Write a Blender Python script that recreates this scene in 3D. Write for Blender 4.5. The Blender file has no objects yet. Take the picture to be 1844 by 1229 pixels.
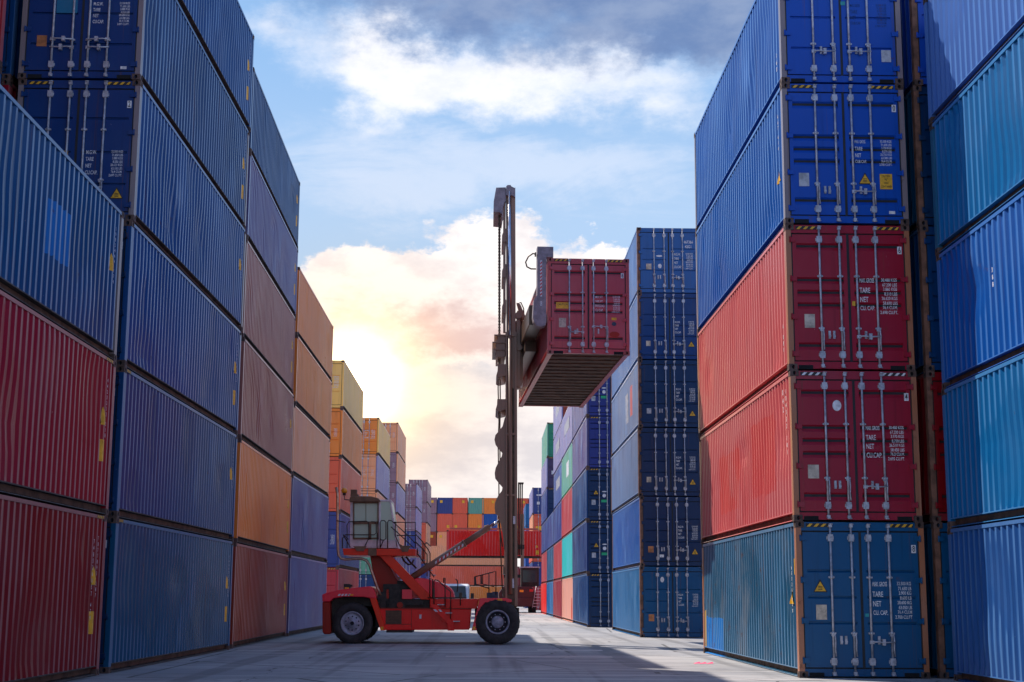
import bpy, bmesh, math, random
from mathutils import Vector, Matrix
random.seed(7)
C = bpy.context.scene.collection
R = math.radians
HC, STD, CW, CL = 2.896, 2.591, 2.438, 12.192

# ------------------------------------------------------------------ camera
FPX, PW, PH, EYE = 2617.7127, 1844.0, 1229.0, 1.4592
FW = Vector((0.01555061, 0.98479143, 0.17304338))
RT = Vector((0.99983926, -0.01685990, 0.00609889))
UP = Vector((-0.00892363, -0.17292072, 0.98489532))
cam_d = bpy.data.cameras.new('camera')
cam_d.sensor_width = 36.0
cam_d.lens = FPX / PW * 36.0
cam_d.clip_end = 3000
cam_d.clip_start = 0.1
cam = bpy.data.objects.new('camera', cam_d)
C.objects.link(cam)
m3 = Matrix((RT, UP, -FW)).transposed()
cam.matrix_world = Matrix.Translation((0, 0, EYE)) @ m3.to_4x4()
bpy.context.scene.camera = cam

def at(px, py, Y):
    """world point seen at a photo pixel, at distance Y down the lane"""
    d = FW + RT * ((px - PW / 2) / FPX) - UP * ((py - PH / 2) / FPX)
    t = Y / d.y
    return Vector((d.x * t, Y, EYE + d.z * t))

def azel(px, py):
    d = FW + RT * ((px - PW / 2) / FPX) - UP * ((py - PH / 2) / FPX)
    d.normalize()
    return math.atan2(d.x, d.y), math.asin(d.z)

# ------------------------------------------------------------------ node helper
class NT:
    def __init__(s, tree):
        s.t = tree
    def n(s, kind, ins=None, **props):
        nd = s.t.nodes.new(kind)
        for k, v in props.items():
            setattr(nd, k, v)
        if ins:
            for k, v in ins.items():
                s.put(nd.inputs[k], v)
        return nd
    def put(s, sock, v):
        if isinstance(v, bpy.types.NodeSocket):
            s.t.links.new(v, sock)
        else:
            if sock.type == 'RGBA' and len(v) == 3:
                v = (*v, 1)
            sock.default_value = v
    def m(s, op, a, b=0.0, c=None, clamp=False):
        nd = s.t.nodes.new('ShaderNodeMath'); nd.operation = op; nd.use_clamp = clamp
        s.put(nd.inputs[0], a); s.put(nd.inputs[1], b)
        if c is not None: s.put(nd.inputs[2], c)
        return nd.outputs[0]
    def mix(s, f, a, b, mode='MIX'):
        nd = s.t.nodes.new('ShaderNodeMix'); nd.data_type = 'RGBA'; nd.blend_type = mode
        s.put(nd.inputs[0], f); s.put(nd.inputs[6], a); s.put(nd.inputs[7], b)
        return nd.outputs[2]
    def ramp(s, v, a, b):
        nd = s.t.nodes.new('ShaderNodeMapRange'); nd.interpolation_type = 'SMOOTHSTEP'
        s.put(nd.inputs['Value'], v); s.put(nd.inputs['From Min'], a); s.put(nd.inputs['From Max'], b)
        return nd.outputs[0]
    def noise(s, vec, scale, detail=4, rough=0.55, dist=0.0):
        nd = s.t.nodes.new('ShaderNodeTexNoise')
        if vec is not None: s.t.links.new(vec, nd.inputs['Vector'])
        nd.inputs['Scale'].default_value = scale; nd.inputs['Detail'].default_value = detail
        nd.inputs['Roughness'].default_value = rough; nd.inputs['Distortion'].default_value = dist
        return nd.outputs['Fac']
    def mapv(s, vec, scale=(1, 1, 1), loc=(0, 0, 0)):
        nd = s.t.nodes.new('ShaderNodeMapping')
        s.t.links.new(vec, nd.inputs['Vector'])
        s.put(nd.inputs['Scale'], scale); s.put(nd.inputs['Location'], loc)
        return nd.outputs[0]
    def vadd(s, a, b):
        nd = s.t.nodes.new('ShaderNodeVectorMath'); nd.operation = 'ADD'
        s.put(nd.inputs[0], a); s.put(nd.inputs[1], b)
        return nd.outputs[0]

def new_mat(name):
    mt = bpy.data.materials.new(name)
    mt.use_nodes = True
    nt = NT(mt.node_tree)
    bsdf = mt.node_tree.nodes['Principled BSDF']
    return mt, nt, bsdf

def objvec(nt):
    tc = nt.n('ShaderNodeTexCoord').outputs['Object']
    oi = nt.n('ShaderNodeObjectInfo').outputs['Random']
    cmb = nt.n('ShaderNodeCombineXYZ')
    for i, k in enumerate((37.0, 91.0, 53.0)):
        nt.t.links.new(nt.m('MULTIPLY', oi, k), cmb.inputs[i])
    return tc, nt.vadd(tc, cmb.outputs[0])

MATS = {}
def paint(key, col, rust=0.5, fade=0.35, rough=0.32, patches=(), dirt=0.5, chalk=(0.75, 0.75, 0.8), spec=0.42, ridge=0.0):
    """weathered container paint: fading, vertical dirt streaks, chips, rust blooms, repainted patches"""
    if key in MATS: return MATS[key]
    mt, nt, b = new_mat('paint_' + key)
    tc, v = objvec(nt)
    big = nt.noise(v, 0.45, 5, 0.6)
    stre = nt.noise(nt.mapv(v, (5, 5, 0.22)), 1.4, 5, 0.65)
    fine = nt.noise(nt.mapv(v, (7, 7, 1.2)), 3.0, 6, 0.7)
    spot = nt.noise(v, 2.6, 8, 0.72)
    if col[2] > 1.6 * col[0] and chalk[0] == 0.75: chalk = (0.28, 0.46, 0.74); fade *= 0.55
    pale = tuple(c * (1 - fade) + k * fade * 0.55 for c, k in zip(col, chalk))
    dark = tuple(c * 0.55 for c in col)
    c = nt.mix(nt.m('MULTIPLY', nt.ramp(big, 0.45, 0.75), 0.4), col, pale)
    for i, (y0, y1, z0, z1, pc) in enumerate(patches):
        sep = nt.n('ShaderNodeSeparateXYZ'); nt.t.links.new(tc, sep.inputs[0])
        wob = nt.m('MULTIPLY', nt.m('SUBTRACT', nt.noise(v, 2.2, 4, 0.6), 0.5), 0.25)
        def inside(s, a, z):
            q = nt.m('ADD', s, wob)
            return nt.m('MULTIPLY', nt.m('GREATER_THAN', q, a), nt.m('LESS_THAN', q, z))
        mk = nt.m('MULTIPLY', inside(sep.outputs[1], y0, y1), inside(sep.outputs[2], z0, z1))
        c = nt.mix(mk, c, pc)
    c = nt.mix(nt.m('MULTIPLY', nt.ramp(stre, 0.52, 0.74), dirt), c, dark)
    c = nt.mix(nt.m('MULTIPLY', nt.ramp(fine, 0.66, 0.72), 0.5), c, pale)
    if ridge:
        # pale sky sheen painted onto outer flats and rails, mixed with rubbed, chalked wear
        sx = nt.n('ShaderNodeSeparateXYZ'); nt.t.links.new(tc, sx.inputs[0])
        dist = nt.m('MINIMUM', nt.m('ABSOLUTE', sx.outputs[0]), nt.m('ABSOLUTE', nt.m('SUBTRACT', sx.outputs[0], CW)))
        sheen_wear = nt.m('MULTIPLY', nt.ramp(dist, 0.0165, 0.0125), nt.m('ADD', 0.45, nt.m('MULTIPLY', nt.noise(nt.mapv(v, (1, 2.5, 0.35)), 1.1, 5, 0.7), 0.9)), clamp=True)
        c = nt.mix(nt.m('MULTIPLY', sheen_wear, ridge), c, tuple(x * 0.72 + q for x, q in zip(col, (0.075, 0.155, 0.27) if col[2] > col[0] else (0.19, 0.13, 0.13))))
    rstk = nt.ramp(nt.noise(nt.mapv(v, (8, 8, 0.13)), 1.3, 5, 0.7), 0.59, 0.70)
    c = nt.mix(nt.m('MULTIPLY', rstk, 0.8 * min(1, rust)), c, (0.13, 0.05, 0.025))
    chip = nt.ramp(nt.noise(nt.mapv(v, (3, 3, 0.9)), 6.0, 6, 0.75), 0.70, 0.715)
    c = nt.mix(nt.m('MULTIPLY', chip, 0.7), c, (0.55, 0.53, 0.52))
    rm = nt.m('MULTIPLY', nt.ramp(spot, 0.66 - 0.06 * rust, 0.74), min(1, rust * 1.3))
    c = nt.mix(rm, c, (0.10, 0.032, 0.014))
    nt.t.links.new(c, b.inputs['Base Color'])
    r = nt.m('ADD', nt.m('MULTIPLY', rm, 0.4), nt.m('ADD', nt.m('MULTIPLY', big, 0.22), rough - 0.11), clamp=True)
    nt.t.links.new(r, b.inputs['Roughness'])
    bp = nt.n('ShaderNodeBump', {'Strength': 0.05, 'Distance': 0.02})
    nt.t.links.new(nt.noise(v, 3.2, 3, 0.5), bp.inputs['Height'])
    nt.t.links.new(bp.outputs[0], b.inputs['Normal'])
    b.inputs['Specular IOR Level'].default_value = spec
    MATS[key] = mt
    return mt

def plain(key, col, rough=0.5, metal=0.0, var=0.25, scale=4.0, emit=None, bump=0.0):
    if key in MATS: return MATS[key]
    mt, nt, b = new_mat(key)
    tc, v = objvec(nt)
    n = nt.noise(v, scale, 6, 0.65)
    c = nt.mix(nt.ramp(n, 0.35, 0.7), tuple(min(1, x * (1 + var)) for x in col), tuple(x * (1 - var) for x in col))
    nt.t.links.new(c, b.inputs['Base Color'])
    nt.t.links.new(nt.m('ADD', nt.m('MULTIPLY', n, 0.2), rough - 0.1), b.inputs['Roughness'])
    b.inputs['Metallic'].default_value = metal
    if bump:
        bp = nt.n('ShaderNodeBump', {'Strength': bump, 'Distance': 0.02})
        nt.t.links.new(n, bp.inputs['Height']); nt.t.links.new(bp.outputs[0], b.inputs['Normal'])
    if emit:
        b.inputs['Emission Color'].default_value = (*emit, 1); b.inputs['Emission Strength'].default_value = 1
    MATS[key] = mt
    return mt

M_STEEL = plain('galvanised_steel', (0.42, 0.42, 0.46), 0.42, 0.35, 0.3, 9)
M_CAST = plain('rusty_casting', (0.085, 0.05, 0.04), 0.75, 0.0, 0.55, 6)
M_RUST = plain('rusty_post', (0.15, 0.07, 0.045), 0.7, 0.0, 0.5, 4)
M_RECESS_SHADE = plain('recess_shade', (0.006, 0.006, 0.008), 0.9, 0, 0.2)  # near-black colour painted as the shade inside holes and pockets
M_SEAL = plain('black_rubber_seal', (0.012, 0.013, 0.016), 0.6, 0, 0.3)
M_SHADE_GRIME = plain('shaded_grimy_bottom_rail', (0.045, 0.036, 0.034), 0.7, 0, 0.6, 3)  # recess shade and real grime mixed into one dark tone for left-hand rails
M_FLOOR = plain('brown_underside', (0.085, 0.042, 0.024), 0.8, 0, 0.5, 3)
M_WHITE = plain('white_lettering', (0.68, 0.68, 0.70), 0.6, 0, 0.25, 14)
M_YEL = plain('yellow_marking', (0.75, 0.40, 0.02), 0.5, 0, 0.2, 8)
M_BLK = plain('black_marking', (0.015, 0.014, 0.014), 0.5, 0, 0.2)
M_PLATE = plain('beige_plate', (0.50, 0.42, 0.33), 0.55, 0.1, 0.35, 7)
M_GPLATE = plain('grey_plate', (0.42, 0.42, 0.44), 0.5, 0.2, 0.3, 7)
M_OPLATE = plain('orange_plate', (0.42, 0.16, 0.06), 0.5, 0.1, 0.3, 7)
M_GREEN = plain('green_sticker', (0.02, 0.42, 0.18), 0.5, 0, 0.1)
M_TEAL = plain('teal_sticker', (0.02, 0.30, 0.32), 0.5, 0, 0.1)

# ------------------------------------------------------------------ mesh builder
class MB:
    def __init__(s): s.v = []; s.f = []; s.mi = []; s.sm = []
    def face(s, pts, mi=0, smooth=False):
        i = len(s.v); s.v += [tuple(p) for p in pts]
        s.f.append(tuple(range(i, i + len(pts)))); s.mi.append(mi); s.sm.append(smooth)
    def box(s, x0, y0, z0, x1, y1, z1, mi=0):
        if x1 < x0: x0, x1 = x1, x0
        if y1 < y0: y0, y1 = y1, y0
        if z1 < z0: z0, z1 = z1, z0
        i = len(s.v)
        s.v += [(x0, y0, z0), (x1, y0, z0), (x1, y1, z0), (x0, y1, z0), (x0, y0, z1), (x1, y0, z1), (x1, y1, z1), (x0, y1, z1)]
        for q in ((0, 3, 2, 1), (4, 5, 6, 7), (0, 1, 5, 4), (1, 2, 6, 5), (2, 3, 7, 6), (3, 0, 4, 7)):
            s.f.append(tuple(i + k for k in q)); s.mi.append(mi); s.sm.append(False)
    def cyl(s, a, b, r, n=10, r2=None, mi=0, caps=True, smooth=True):
        a = Vector(a); b = Vector(b); d = (b - a)
        if d.length < 1e-6: return
        d.normalize(); r2 = r if r2 is None else r2
        t = d.orthogonal().normalized(); w = d.cross(t)
        i = len(s.v)
        for p, rr in ((a, r), (b, r2)):
            for k in range(n):
                an = 2 * math.pi * k / n
                s.v.append(tuple(p + t * (rr * math.cos(an)) + w * (rr * math.sin(an))))
        for k in range(n):
            s.f.append((i + k, i + (k + 1) % n, i + n + (k + 1) % n, i + n + k)); s.mi.append(mi); s.sm.append(smooth)
        if caps:
            s.f.append(tuple(i + k for k in range(n))[::-1]); s.mi.append(mi); s.sm.append(False)
            s.f.append(tuple(i + n + k for k in range(n))); s.mi.append(mi); s.sm.append(False)
    def tube(s, pts, r, n=8, mi=0):
        """swept tube through a polyline"""
        pts = [Vector(p) for p in pts]
        i0 = len(s.v); t = None
        for k, p in enumerate(pts):
            d = (pts[min(k + 1, len(pts) - 1)] - pts[max(k - 1, 0)]).normalized()
            if t is None: t = d.orthogonal().normalized()
            t = (t - d * t.dot(d)).normalized(); w = d.cross(t)
            for j in range(n):
                an = 2 * math.pi * j / n
                s.v.append(tuple(p + t * (r * math.cos(an)) + w * (r * math.sin(an))))
        for k in range(len(pts) - 1):
            for j in range(n):
                a = i0 + k * n + j; b = i0 + k * n + (j + 1) % n
                s.f.append((a, b, b + n, a + n)); s.mi.append(mi); s.sm.append(True)
        s.f.append(tuple(i0 + j for j in range(n))[::-1]); s.mi.append(mi); s.sm.append(False)
        s.f.append(tuple(i0 + (len(pts) - 1) * n + j for j in range(n))); s.mi.append(mi); s.sm.append(False)
    def prism(s, poly, ext, mi=0):
        """polygon (list of points) pushed along the vector ext"""
        e = Vector(ext); a = [Vector(p) for p in poly]; b = [p + e for p in a]
        s.face(a, mi); s.face(b[::-1], mi)
        for k in range(len(a)):
            j = (k + 1) % len(a)
            s.face((a[k], b[k], b[j], a[j]), mi)
    def lathe(s, cx, cz, prof, n=40, mi=0, y0=0.0, smooth=True):
        """profile of (radius, y) turned round an axis along Y"""
        i0 = len(s.v)
        for (r, y) in prof:
            for k in range(n):
                an = 2 * math.pi * k / n
                s.v.append((cx + r * math.cos(an), y0 + y, cz + r * math.sin(an)))
        for q in range(len(prof) - 1):
            for k in range(n):
                a = i0 + q * n + k; b = i0 + q * n + (k + 1) % n
                s.f.append((a, b, b + n, a + n)); s.mi.append(mi); s.sm.append(smooth)
    def mesh(s, name, recalc=True):
        me = bpy.data.meshes.new(name)
        me.from_pydata(s.v, [], s.f)
        me.polygons.foreach_set('material_index', s.mi)
        me.polygons.foreach_set('use_smooth', s.sm)
        if recalc:
            bm = bmesh.new(); bm.from_mesh(me)
            bmesh.ops.remove_doubles(bm, verts=bm.verts, dist=0.0004)
            bmesh.ops.recalc_face_normals(bm, faces=bm.faces)
            bm.to_mesh(me); bm.free()
        me.update()
        return me

def add(name, me, mats, parent=None, loc=(0, 0, 0), rotz=0.0):
    if not isinstance(mats, (list, tuple)): mats = [mats]
    while len(me.materials) < len(mats): me.materials.append(None)
    o = bpy.data.objects.new(name, me)
    C.objects.link(o)
    for i, mt in enumerate(mats):
        o.material_slots[i].link = 'OBJECT'; o.material_slots[i].material = mt
    if parent: o.parent = parent
    o.location = loc; o.rotation_euler = (0, 0, rotz)
    return o

def empty(name, loc, rotz=0.0, label=None, cat=None, group=None):
    o = bpy.data.objects.new(name, None); C.objects.link(o)
    o.location = loc; o.rotation_euler = (0, 0, rotz); o.empty_display_size = 0.3
    tag(o, label, cat, group)
    return o

def tag(o, label=None, cat=None, group=None, kind=None):
    if label: o['label'] = label
    if cat: o['category'] = cat
    if group: o['group'] = group
    if kind: o['kind'] = kind
    return o

# ------------------------------------------------------------------ container meshes
PITCH, DEP = 0.278, 0.036
def corr(y):
    """inward depth of the side corrugation at length position y"""
    t = (y - 0.17) % PITCH
    if t < 0.072: return 0.0
    if t < 0.140: return DEP * (t - 0.072) / 0.068
    if t < 0.210: return DEP
    return DEP * (1 - (t - 0.210) / 0.068)

def corr_knots(y0, y1):
    ks = {y0, y1}
    k = 0
    while True:
        base = 0.17 + k * PITCH
        if base > y1: break
        for o in (0, 0.072, 0.140, 0.210):
            if y0 < base + o < y1: ks.add(base + o)
        k += 1
    return sorted(ks)

CACHE = {}
def dents(seed):
    rnd = random.Random(seed)
    return [(rnd.uniform(0.8, 11.4), rnd.uniform(0.4, 2.5), rnd.uniform(0.18, 0.75), rnd.uniform(0.2, 0.8), rnd.uniform(-0.045, 0.022)) for _ in range(16)]

def side_mesh(L, h, variant):
    """corrugated side wall of the x=0 side; variants carry different dents"""
    key = ('side', L, h, variant)
    if key in CACHE: return CACHE[key]
    b = MB(); ys = corr_knots(0.15, L - 0.15)
    zs = [0.165] + [0.165 + (h - 0.165 - 0.085) * k / 12 for k in range(1, 13)]
    dn = dents(variant)
    def px(y, z, edge):
        x = corr(y) + 0.012
        if not edge:
            for (dy, dz, ry, rz, a) in dn:
                q = ((y - dy) / ry) ** 2 + ((z - dz) / rz) ** 2
                if q < 6: x -= a * math.exp(-q) * (1 if x < 0.02 else 0.75)
        return max(x, 0.003)
    def py(y, z, edge):
        if edge: return y
        s = 0
        for (dy, dz, ry, rz, a) in dn:
            q = ((y - dy) / ry) ** 2 + ((z - dz) / rz) ** 2
            if q < 6: s += a * math.exp(-q) * 0.9
        return y + s
    grid = [[(px(y, z, k in (0, len(zs) - 1)), py(y, z, k in (0, len(zs) - 1)), z) for k, z in enumerate(zs)] for y in ys]
    for i in range(len(ys) - 1):
        for k in range(len(zs) - 1):
            b.face((grid[i][k], grid[i + 1][k], grid[i + 1][k + 1], grid[i][k + 1]))
    CACHE[key] = b.mesh('side_panel')
    return CACHE[key]

def mirror_mesh(me, key):
    if key in CACHE: return CACHE[key]
    m = me.copy()
    for v in m.vertices: v.co.x = CW - v.co.x
    m.flip_normals()
    CACHE[key] = m
    return m

def roof_mesh(L, h):
    key = ('roof', L, h)
    if key in CACHE: return CACHE[key]
    b = MB(); n = int(L / 0.21)
    y = 0.12; st = (L - 0.24) / n
    for k in range(n):
        y0 = 0.12 + k * st
        za, zb = h - 0.03, h - 0.012
        b.face(((0.06, y0, za), (CW - 0.06, y0, za), (CW - 0.06, y0 + st * .4, za), (0.06, y0 + st * .4, za)))
        b.face(((0.06, y0 + st * .4, za), (CW - 0.06, y0 + st * .4, za), (CW - 0.06, y0 + st * .5, zb), (0.06, y0 + st * .5, zb)))
        b.face(((0.06, y0 + st * .5, zb), (CW - 0.06, y0 + st * .5, zb), (CW - 0.06, y0 + st * .9, zb), (0.06, y0 + st * .9, zb)))
        b.face(((0.06, y0 + st * .9, zb), (CW - 0.06, y0 + st * .9, zb), (CW - 0.06, y0 + st, za), (0.06, y0 + st, za)))
    CACHE[key] = b.mesh('roof_panel')
    return CACHE[key]

def end_mesh(L, h):
    key = ('end', L, h)
    if key in CACHE: return CACHE[key]
    b = MB(); xs = [0.11]
    x = 0.11
    while x < CW - 0.16:
        for o, in ((0.10,), (0.06,), (0.09,), (0.06,)):
            x += o; xs.append(min(x, CW - 0.11))
    xs[-1] = CW - 0.11
    dep = [0, 0, 1, 1]
    for i in range(len(xs) - 1):
        d0 = L - 0.03 - 0.045 * dep[i % 4]; d1 = L - 0.03 - 0.045 * dep[(i + 1) % 4]
        b.face(((xs[i], d0, 0.17), (xs[i], d0, h - 0.11), (xs[i + 1], d1, h - 0.11), (xs[i + 1], d1, 0.17)))
    CACHE[key] = b.mesh('end_panel')
    return CACHE[key]

def frame_mesh(L, h, castings):
    """posts, top and bottom rails, header and sill, floor; slot 1 = underside"""
    key = ('frame', L, h, castings)
    if key in CACHE: return CACHE[key]
    b = MB(); c = 0.118
    for sx in (0, 1):
        X = (lambda x: x) if sx == 0 else (lambda x: CW - x)
        for y0, y1 in ((0.004, 0.165), (L - 0.165, L - 0.004)):          # corner posts
            b.box(X(0.004), y0, c, X(0.105), y1, h - c)
        b.box(X(0.002), 0.178, h - 0.085, X(0.066), L - 0.178, h - 0.022, 3)  # top side rail
        # bottom side rail: sloping web under the panel and a flange
        a = [(X(0.010), 0.178, 0.178), (X(0.010), 0.178, 0.158), (X(0.13), 0.178, 0.160), (X(0.13), 0.178, 0.040), (X(0.020), 0.178, 0.028), (X(0.012), 0.178, 0.014), (X(0.16), 0.178, 0.014), (X(0.16), 0.178, 0.178)]
        b.prism(a, (0, L - 0.356, 0), 5)
    b.box(0.105, 0.02, h - 0.175, CW - 0.105, 0.15, h - 0.014, 4)           # door header
    b.box(0.105, 0.02, 0.030, CW - 0.105, 0.15, 0.165, 4)                   # door sill
    b.box(0.105, L - 0.10, h - 0.115, CW - 0.105, L - 0.014, h - 0.014, 3)
    b.box(0.105, L - 0.14, 0.030, CW - 0.105, L - 0.02, 0.172, 3)
    b.box(0.10, 0.16, 0.052, CW - 0.10, L - 0.14, 0.15, 1)                # floor
    nx = int((L - 1.2) / 0.62)
    for k in range(nx):
        y = 0.6 + k * (L - 1.2) / max(1, nx - 1)
        b.box(0.10, y, 0.022, CW - 0.10, y + 0.045, 0.06, 1)             # cross members
    if castings:
        for x0 in (0, CW - 0.162):
            for y0 in (-0.002, L - 0.176):
                for z0 in (0, h - c):
                    b.box(x0 - (0.002 if x0 == 0 else -0.002), y0, z0, x0 + 0.162 + (0.002 if x0 else 0), y0 + 0.178, z0 + c, 2)
    CACHE[key] = b.mesh('frame')
    return CACHE[key]

def casting_mesh(sx, sy, sz):
    """corner casting with a real oval hole in the end and side faces; slot 1 = shade painted inside"""
    key = ('cast', sx, sy, sz)
    if key in CACHE: return CACHE[key]
    b = MB(); X, Y, Z = 0.166, 0.182, 0.118
    def holed(o, u, v, nrm, w, hh, rw, rh, cu, cv):
        o = Vector(o); u = Vector(u); v = Vector(v); nrm = Vector(nrm)
        n = 16; ring = []; sq = []
        for k in range(n):
            a = 2 * math.pi * (k + .5) / n
            ca, sa = math.cos(a), math.sin(a)
            ring.append(o + u * (cu + rw * ca) + v * (cv + rh * sa))
            t = min((w - cu if ca > 0 else cu) / max(abs(ca), 1e-6), (hh - cv if sa > 0 else cv) / max(abs(sa), 1e-6))
            sq.append(o + u * (cu + t * ca) + v * (cv + t * sa))
        cor = [(w, hh), (0, hh), (0, 0), (w, 0)]
        for k in range(n):
            j = (k + 1) % n
            b.face((ring[k], sq[k], sq[j], ring[j]), 0)
            inn0, inn1 = ring[k] - nrm * 0.04, ring[j] - nrm * 0.04
            b.face((ring[k], ring[j], inn1, inn0), 1)
        for q, (cx_, cy_) in enumerate(cor):
            k = [1, 5, 9, 13][q]
            p = o + u * cx_ + v * cy_
            b.face((sq[k], p, sq[(k + 1) % n]), 0)
        b.face([r - nrm * 0.04 for r in ring], 1)
    holed((0, 0, 0), (1, 0, 0), (0, 0, 1), (0, -1, 0), X, Z, 0.030, 0.040, 0.085, Z / 2)
    holed((0, 0, 0), (0, 1, 0), (0, 0, 1), (-1, 0, 0), Y, Z, 0.026, 0.040, 0.10, Z / 2)
    b.face(((0, 0, 0), (X, 0, 0), (X, Y, 0), (0, Y, 0)))
    b.face(((0, 0, Z), (X, 0, Z), (X, Y, Z), (0, Y, Z)))
    b.face(((X, 0, 0), (X, Y, 0), (X, Y, Z), (X, 0, Z)))
    b.face(((0, Y, 0), (X, Y, 0), (X, Y, Z), (0, Y, Z)))
    me = b.mesh('corner_casting')
    for v in me.vertices:
        v.co = Vector((v.co.x - 0.002, v.co.y - 0.003, v.co.z))
        if sx: v.co.x = -v.co.x
        if sy: v.co.y = -v.co.y
    if sx != sy: me.flip_normals()
    CACHE[key] = me
    return me

RIBS = {'ribbed': [(.10, .055), (.37, .05), (.47, .05), (.57, .05), (.89, .055)],
        'seamed': [(.29, .022), (.485, .022), (.675, .022)],
        'flat': [(.24, .02), (.52, .02), (.78, .02)],
        'multi': [(.07, .03), (.20, .03), (.44, .03), (.53, .03), (.62, .03), (.86, .03)]}

def leaf_x(side):
    return (0.132, CW / 2 - 0.026) if side == 0 else (CW / 2 + 0.026, CW - 0.132)

def door_mesh(h, kind, side):
    key = ('door', h, kind, side)
    if key in CACHE: return CACHE[key]
    b = MB(); x0, x1 = leaf_x(side); z0, z1 = 0.192, h - 0.205
    yo, yi = 0.022, 0.066
    xa, xb = x0 + 0.075, x1 - 0.075
    H = z1 - z0
    prof = [(z1, yo)]
    for (f, hf) in RIBS[kind]:
        zc = z1 - f * H; hh = hf * H / 2
        if kind in ('ribbed', 'multi'):
            prof += [(zc + hh * 1.1, yo), (zc + hh * .62, yi), (zc + hh * .05, yi), (zc - hh * 1.1, yo)]
        else:
            prof += [(zc + hh, yo), (zc + hh * .9, yi - .01), (zc, yi - .01), (zc - hh, yo)]
    prof.append((z0, yo))
    for k in range(len(prof) - 1):
        (za, ya), (zb, yb) = prof[k], prof[k + 1]
        b.face(((xa, yb, zb), (xb, yb, zb), (xb, ya, za), (xa, ya, za)))
        b.face(((x0, yo, zb), (xa, yo, zb), (xa, yo, za), (x0, yo, za)))
        b.face(((xb, yo, zb), (x1, yo, zb), (x1, yo, za), (xb, yo, za)))
        if ya > yo or yb > yo:
            for x in (xa, xb):
                b.face(((x, yo, za), (x, ya, za), (x, yb, zb), (x, yo, zb)))
    for xa_, xb_ in ((x0, x0), (x1, x1)):
        b.face(((xa_, yo, z0), (xa_, yo, z1), (xa_, yo + .05, z1), (xa_, yo + .05, z0)))
    b.face(((x0, yo, z0), (x1, yo, z0), (x1, yo + .05, z0), (x0, yo + .05, z0)))
    b.face(((x0, yo, z1), (x1, yo, z1), (x1, yo + .05, z1), (x0, yo + .05, z1)))
    me = b.mesh('door')
    CACHE[key] = me
    return me

def seal_mesh(h):
    key = ('seal', h)
    if key in CACHE: return CACHE[key]
    b = MB()
    b.box(0.105, 0.062, 0.165, CW - 0.105, 0.085, h - 0.175)
    for x, wd in ((0.107, 0.024), (CW / 2 - 0.025, 0.05), (CW - 0.131, 0.024)):
        b.box(x, 0.030, 0.17, x + wd, 0.062, h - 0.178)
    CACHE[key] = b.mesh('door_seal')
    return CACHE[key]

BARF = ((0.49, 0.86), (0.118, 0.478))
def bar_mesh(h, side, i):
    key = ('bar', h, side, i)
    if key in CACHE: return CACHE[key]
    b = MB(); x0, x1 = leaf_x(side); x = x0 + (x1 - x0) * BARF[side][i]
    y = -0.012
    b.cyl((x, y, 0.075), (x, y, h - 0.075), 0.0215, 10)
    H = h - 0.38
    for z in (0.30, h - 0.31):                          # heavy brackets
        b.box(x - 0.05, y - 0.022, z - 0.065, x + 0.05, 0.0205, z + 0.065)
        b.box(x - 0.066, 0.002, z - 0.03, x + 0.066, 0.0202, z + 0.03)
    for f in (0.25, 0.66):                              # guides
        z = 0.19 + H * f
        b.box(x - 0.055, y - 0.006, z - 0.016, x + 0.055, 0.0204, z + 0.016)
        b.cyl((x, y, z - 0.03), (x, y, z + 0.03), 0.032, 10)
    for z, s in ((0.085, -1), (h - 0.085, 1)):           # cams and keepers
        b.box(x - 0.032, y - 0.03, z - 0.028, x + 0.032, 0.0195, z + 0.028)
        b.cyl((x - 0.03, y - 0.034, z + s * 0.032), (x + 0.045, y - 0.034, z + s * 0.032), 0.014, 8)
    CACHE[key] = b.mesh('locking_bar')
    return CACHE[key]

def handle_mesh(h, side, i, mode):
    """mode 'across': lever folded flat across to the hasp; 'down': lever hanging beside its bar"""
    key = ('handle', h, side, i, mode)
    if key in CACHE: return CACHE[key]
    b = MB(); x0, x1 = leaf_x(side); x = x0 + (x1 - x0) * BARF[side][i]
    H = h - 0.38; s = 1 if (side == 1 and i == 0) or (side == 0 and i == 0) else -1
    if mode == 'across':
        z = 0.19 + H * 0.185
        b.box(x - 0.04, -0.04, z - 0.032, x + 0.04, 0.0, z + 0.032)
        b.tube([(x, -0.046, z), (x + s * 0.10, -0.05, z + 0.01), (x + s * 0.2, -0.05, z - .004), (x + s * 0.43, -0.05, z + 0.005)], 0.0145, 8)
        b.box(x + s * 0.22 - 0.03, -0.062, z - 0.055, x + s * 0.22 + 0.03, 0.0205, z + 0.06)
        b.cyl((x + s * 0.22, -0.08, z), (x + s * 0.22, 0.0, z), 0.026, 10)
    elif mode == 'high':
        z = 0.19 + H * 0.255
        b.box(x - 0.04, -0.04, z - 0.032, x + 0.04, 0.0, z + 0.032)
        b.tube([(x, -0.046, z), (x + s * 0.10, -0.05, z + 0.004), (x + s * 0.42, -0.05, z - 0.012)], 0.0145, 8)
        b.box(x + s * 0.22 - 0.032, -0.06, z - 0.05, x + s * 0.22 + 0.032, 0.0205, z + 0.05)
    else:
        z = 0.19 + H * 0.24
        b.tube([(x + 0.028, -0.04, z), (x + 0.034, -0.046, z - 0.12), (x + 0.026, -0.05, z - 0.26), (x + 0.036, -0.046, z - 0.40)], 0.0135, 8)
        b.box(x - 0.036, -0.04, z - 0.03, x + 0.04, 0.0, z + 0.03)
    CACHE[key] = b.mesh('handle')
    return CACHE[key]

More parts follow.
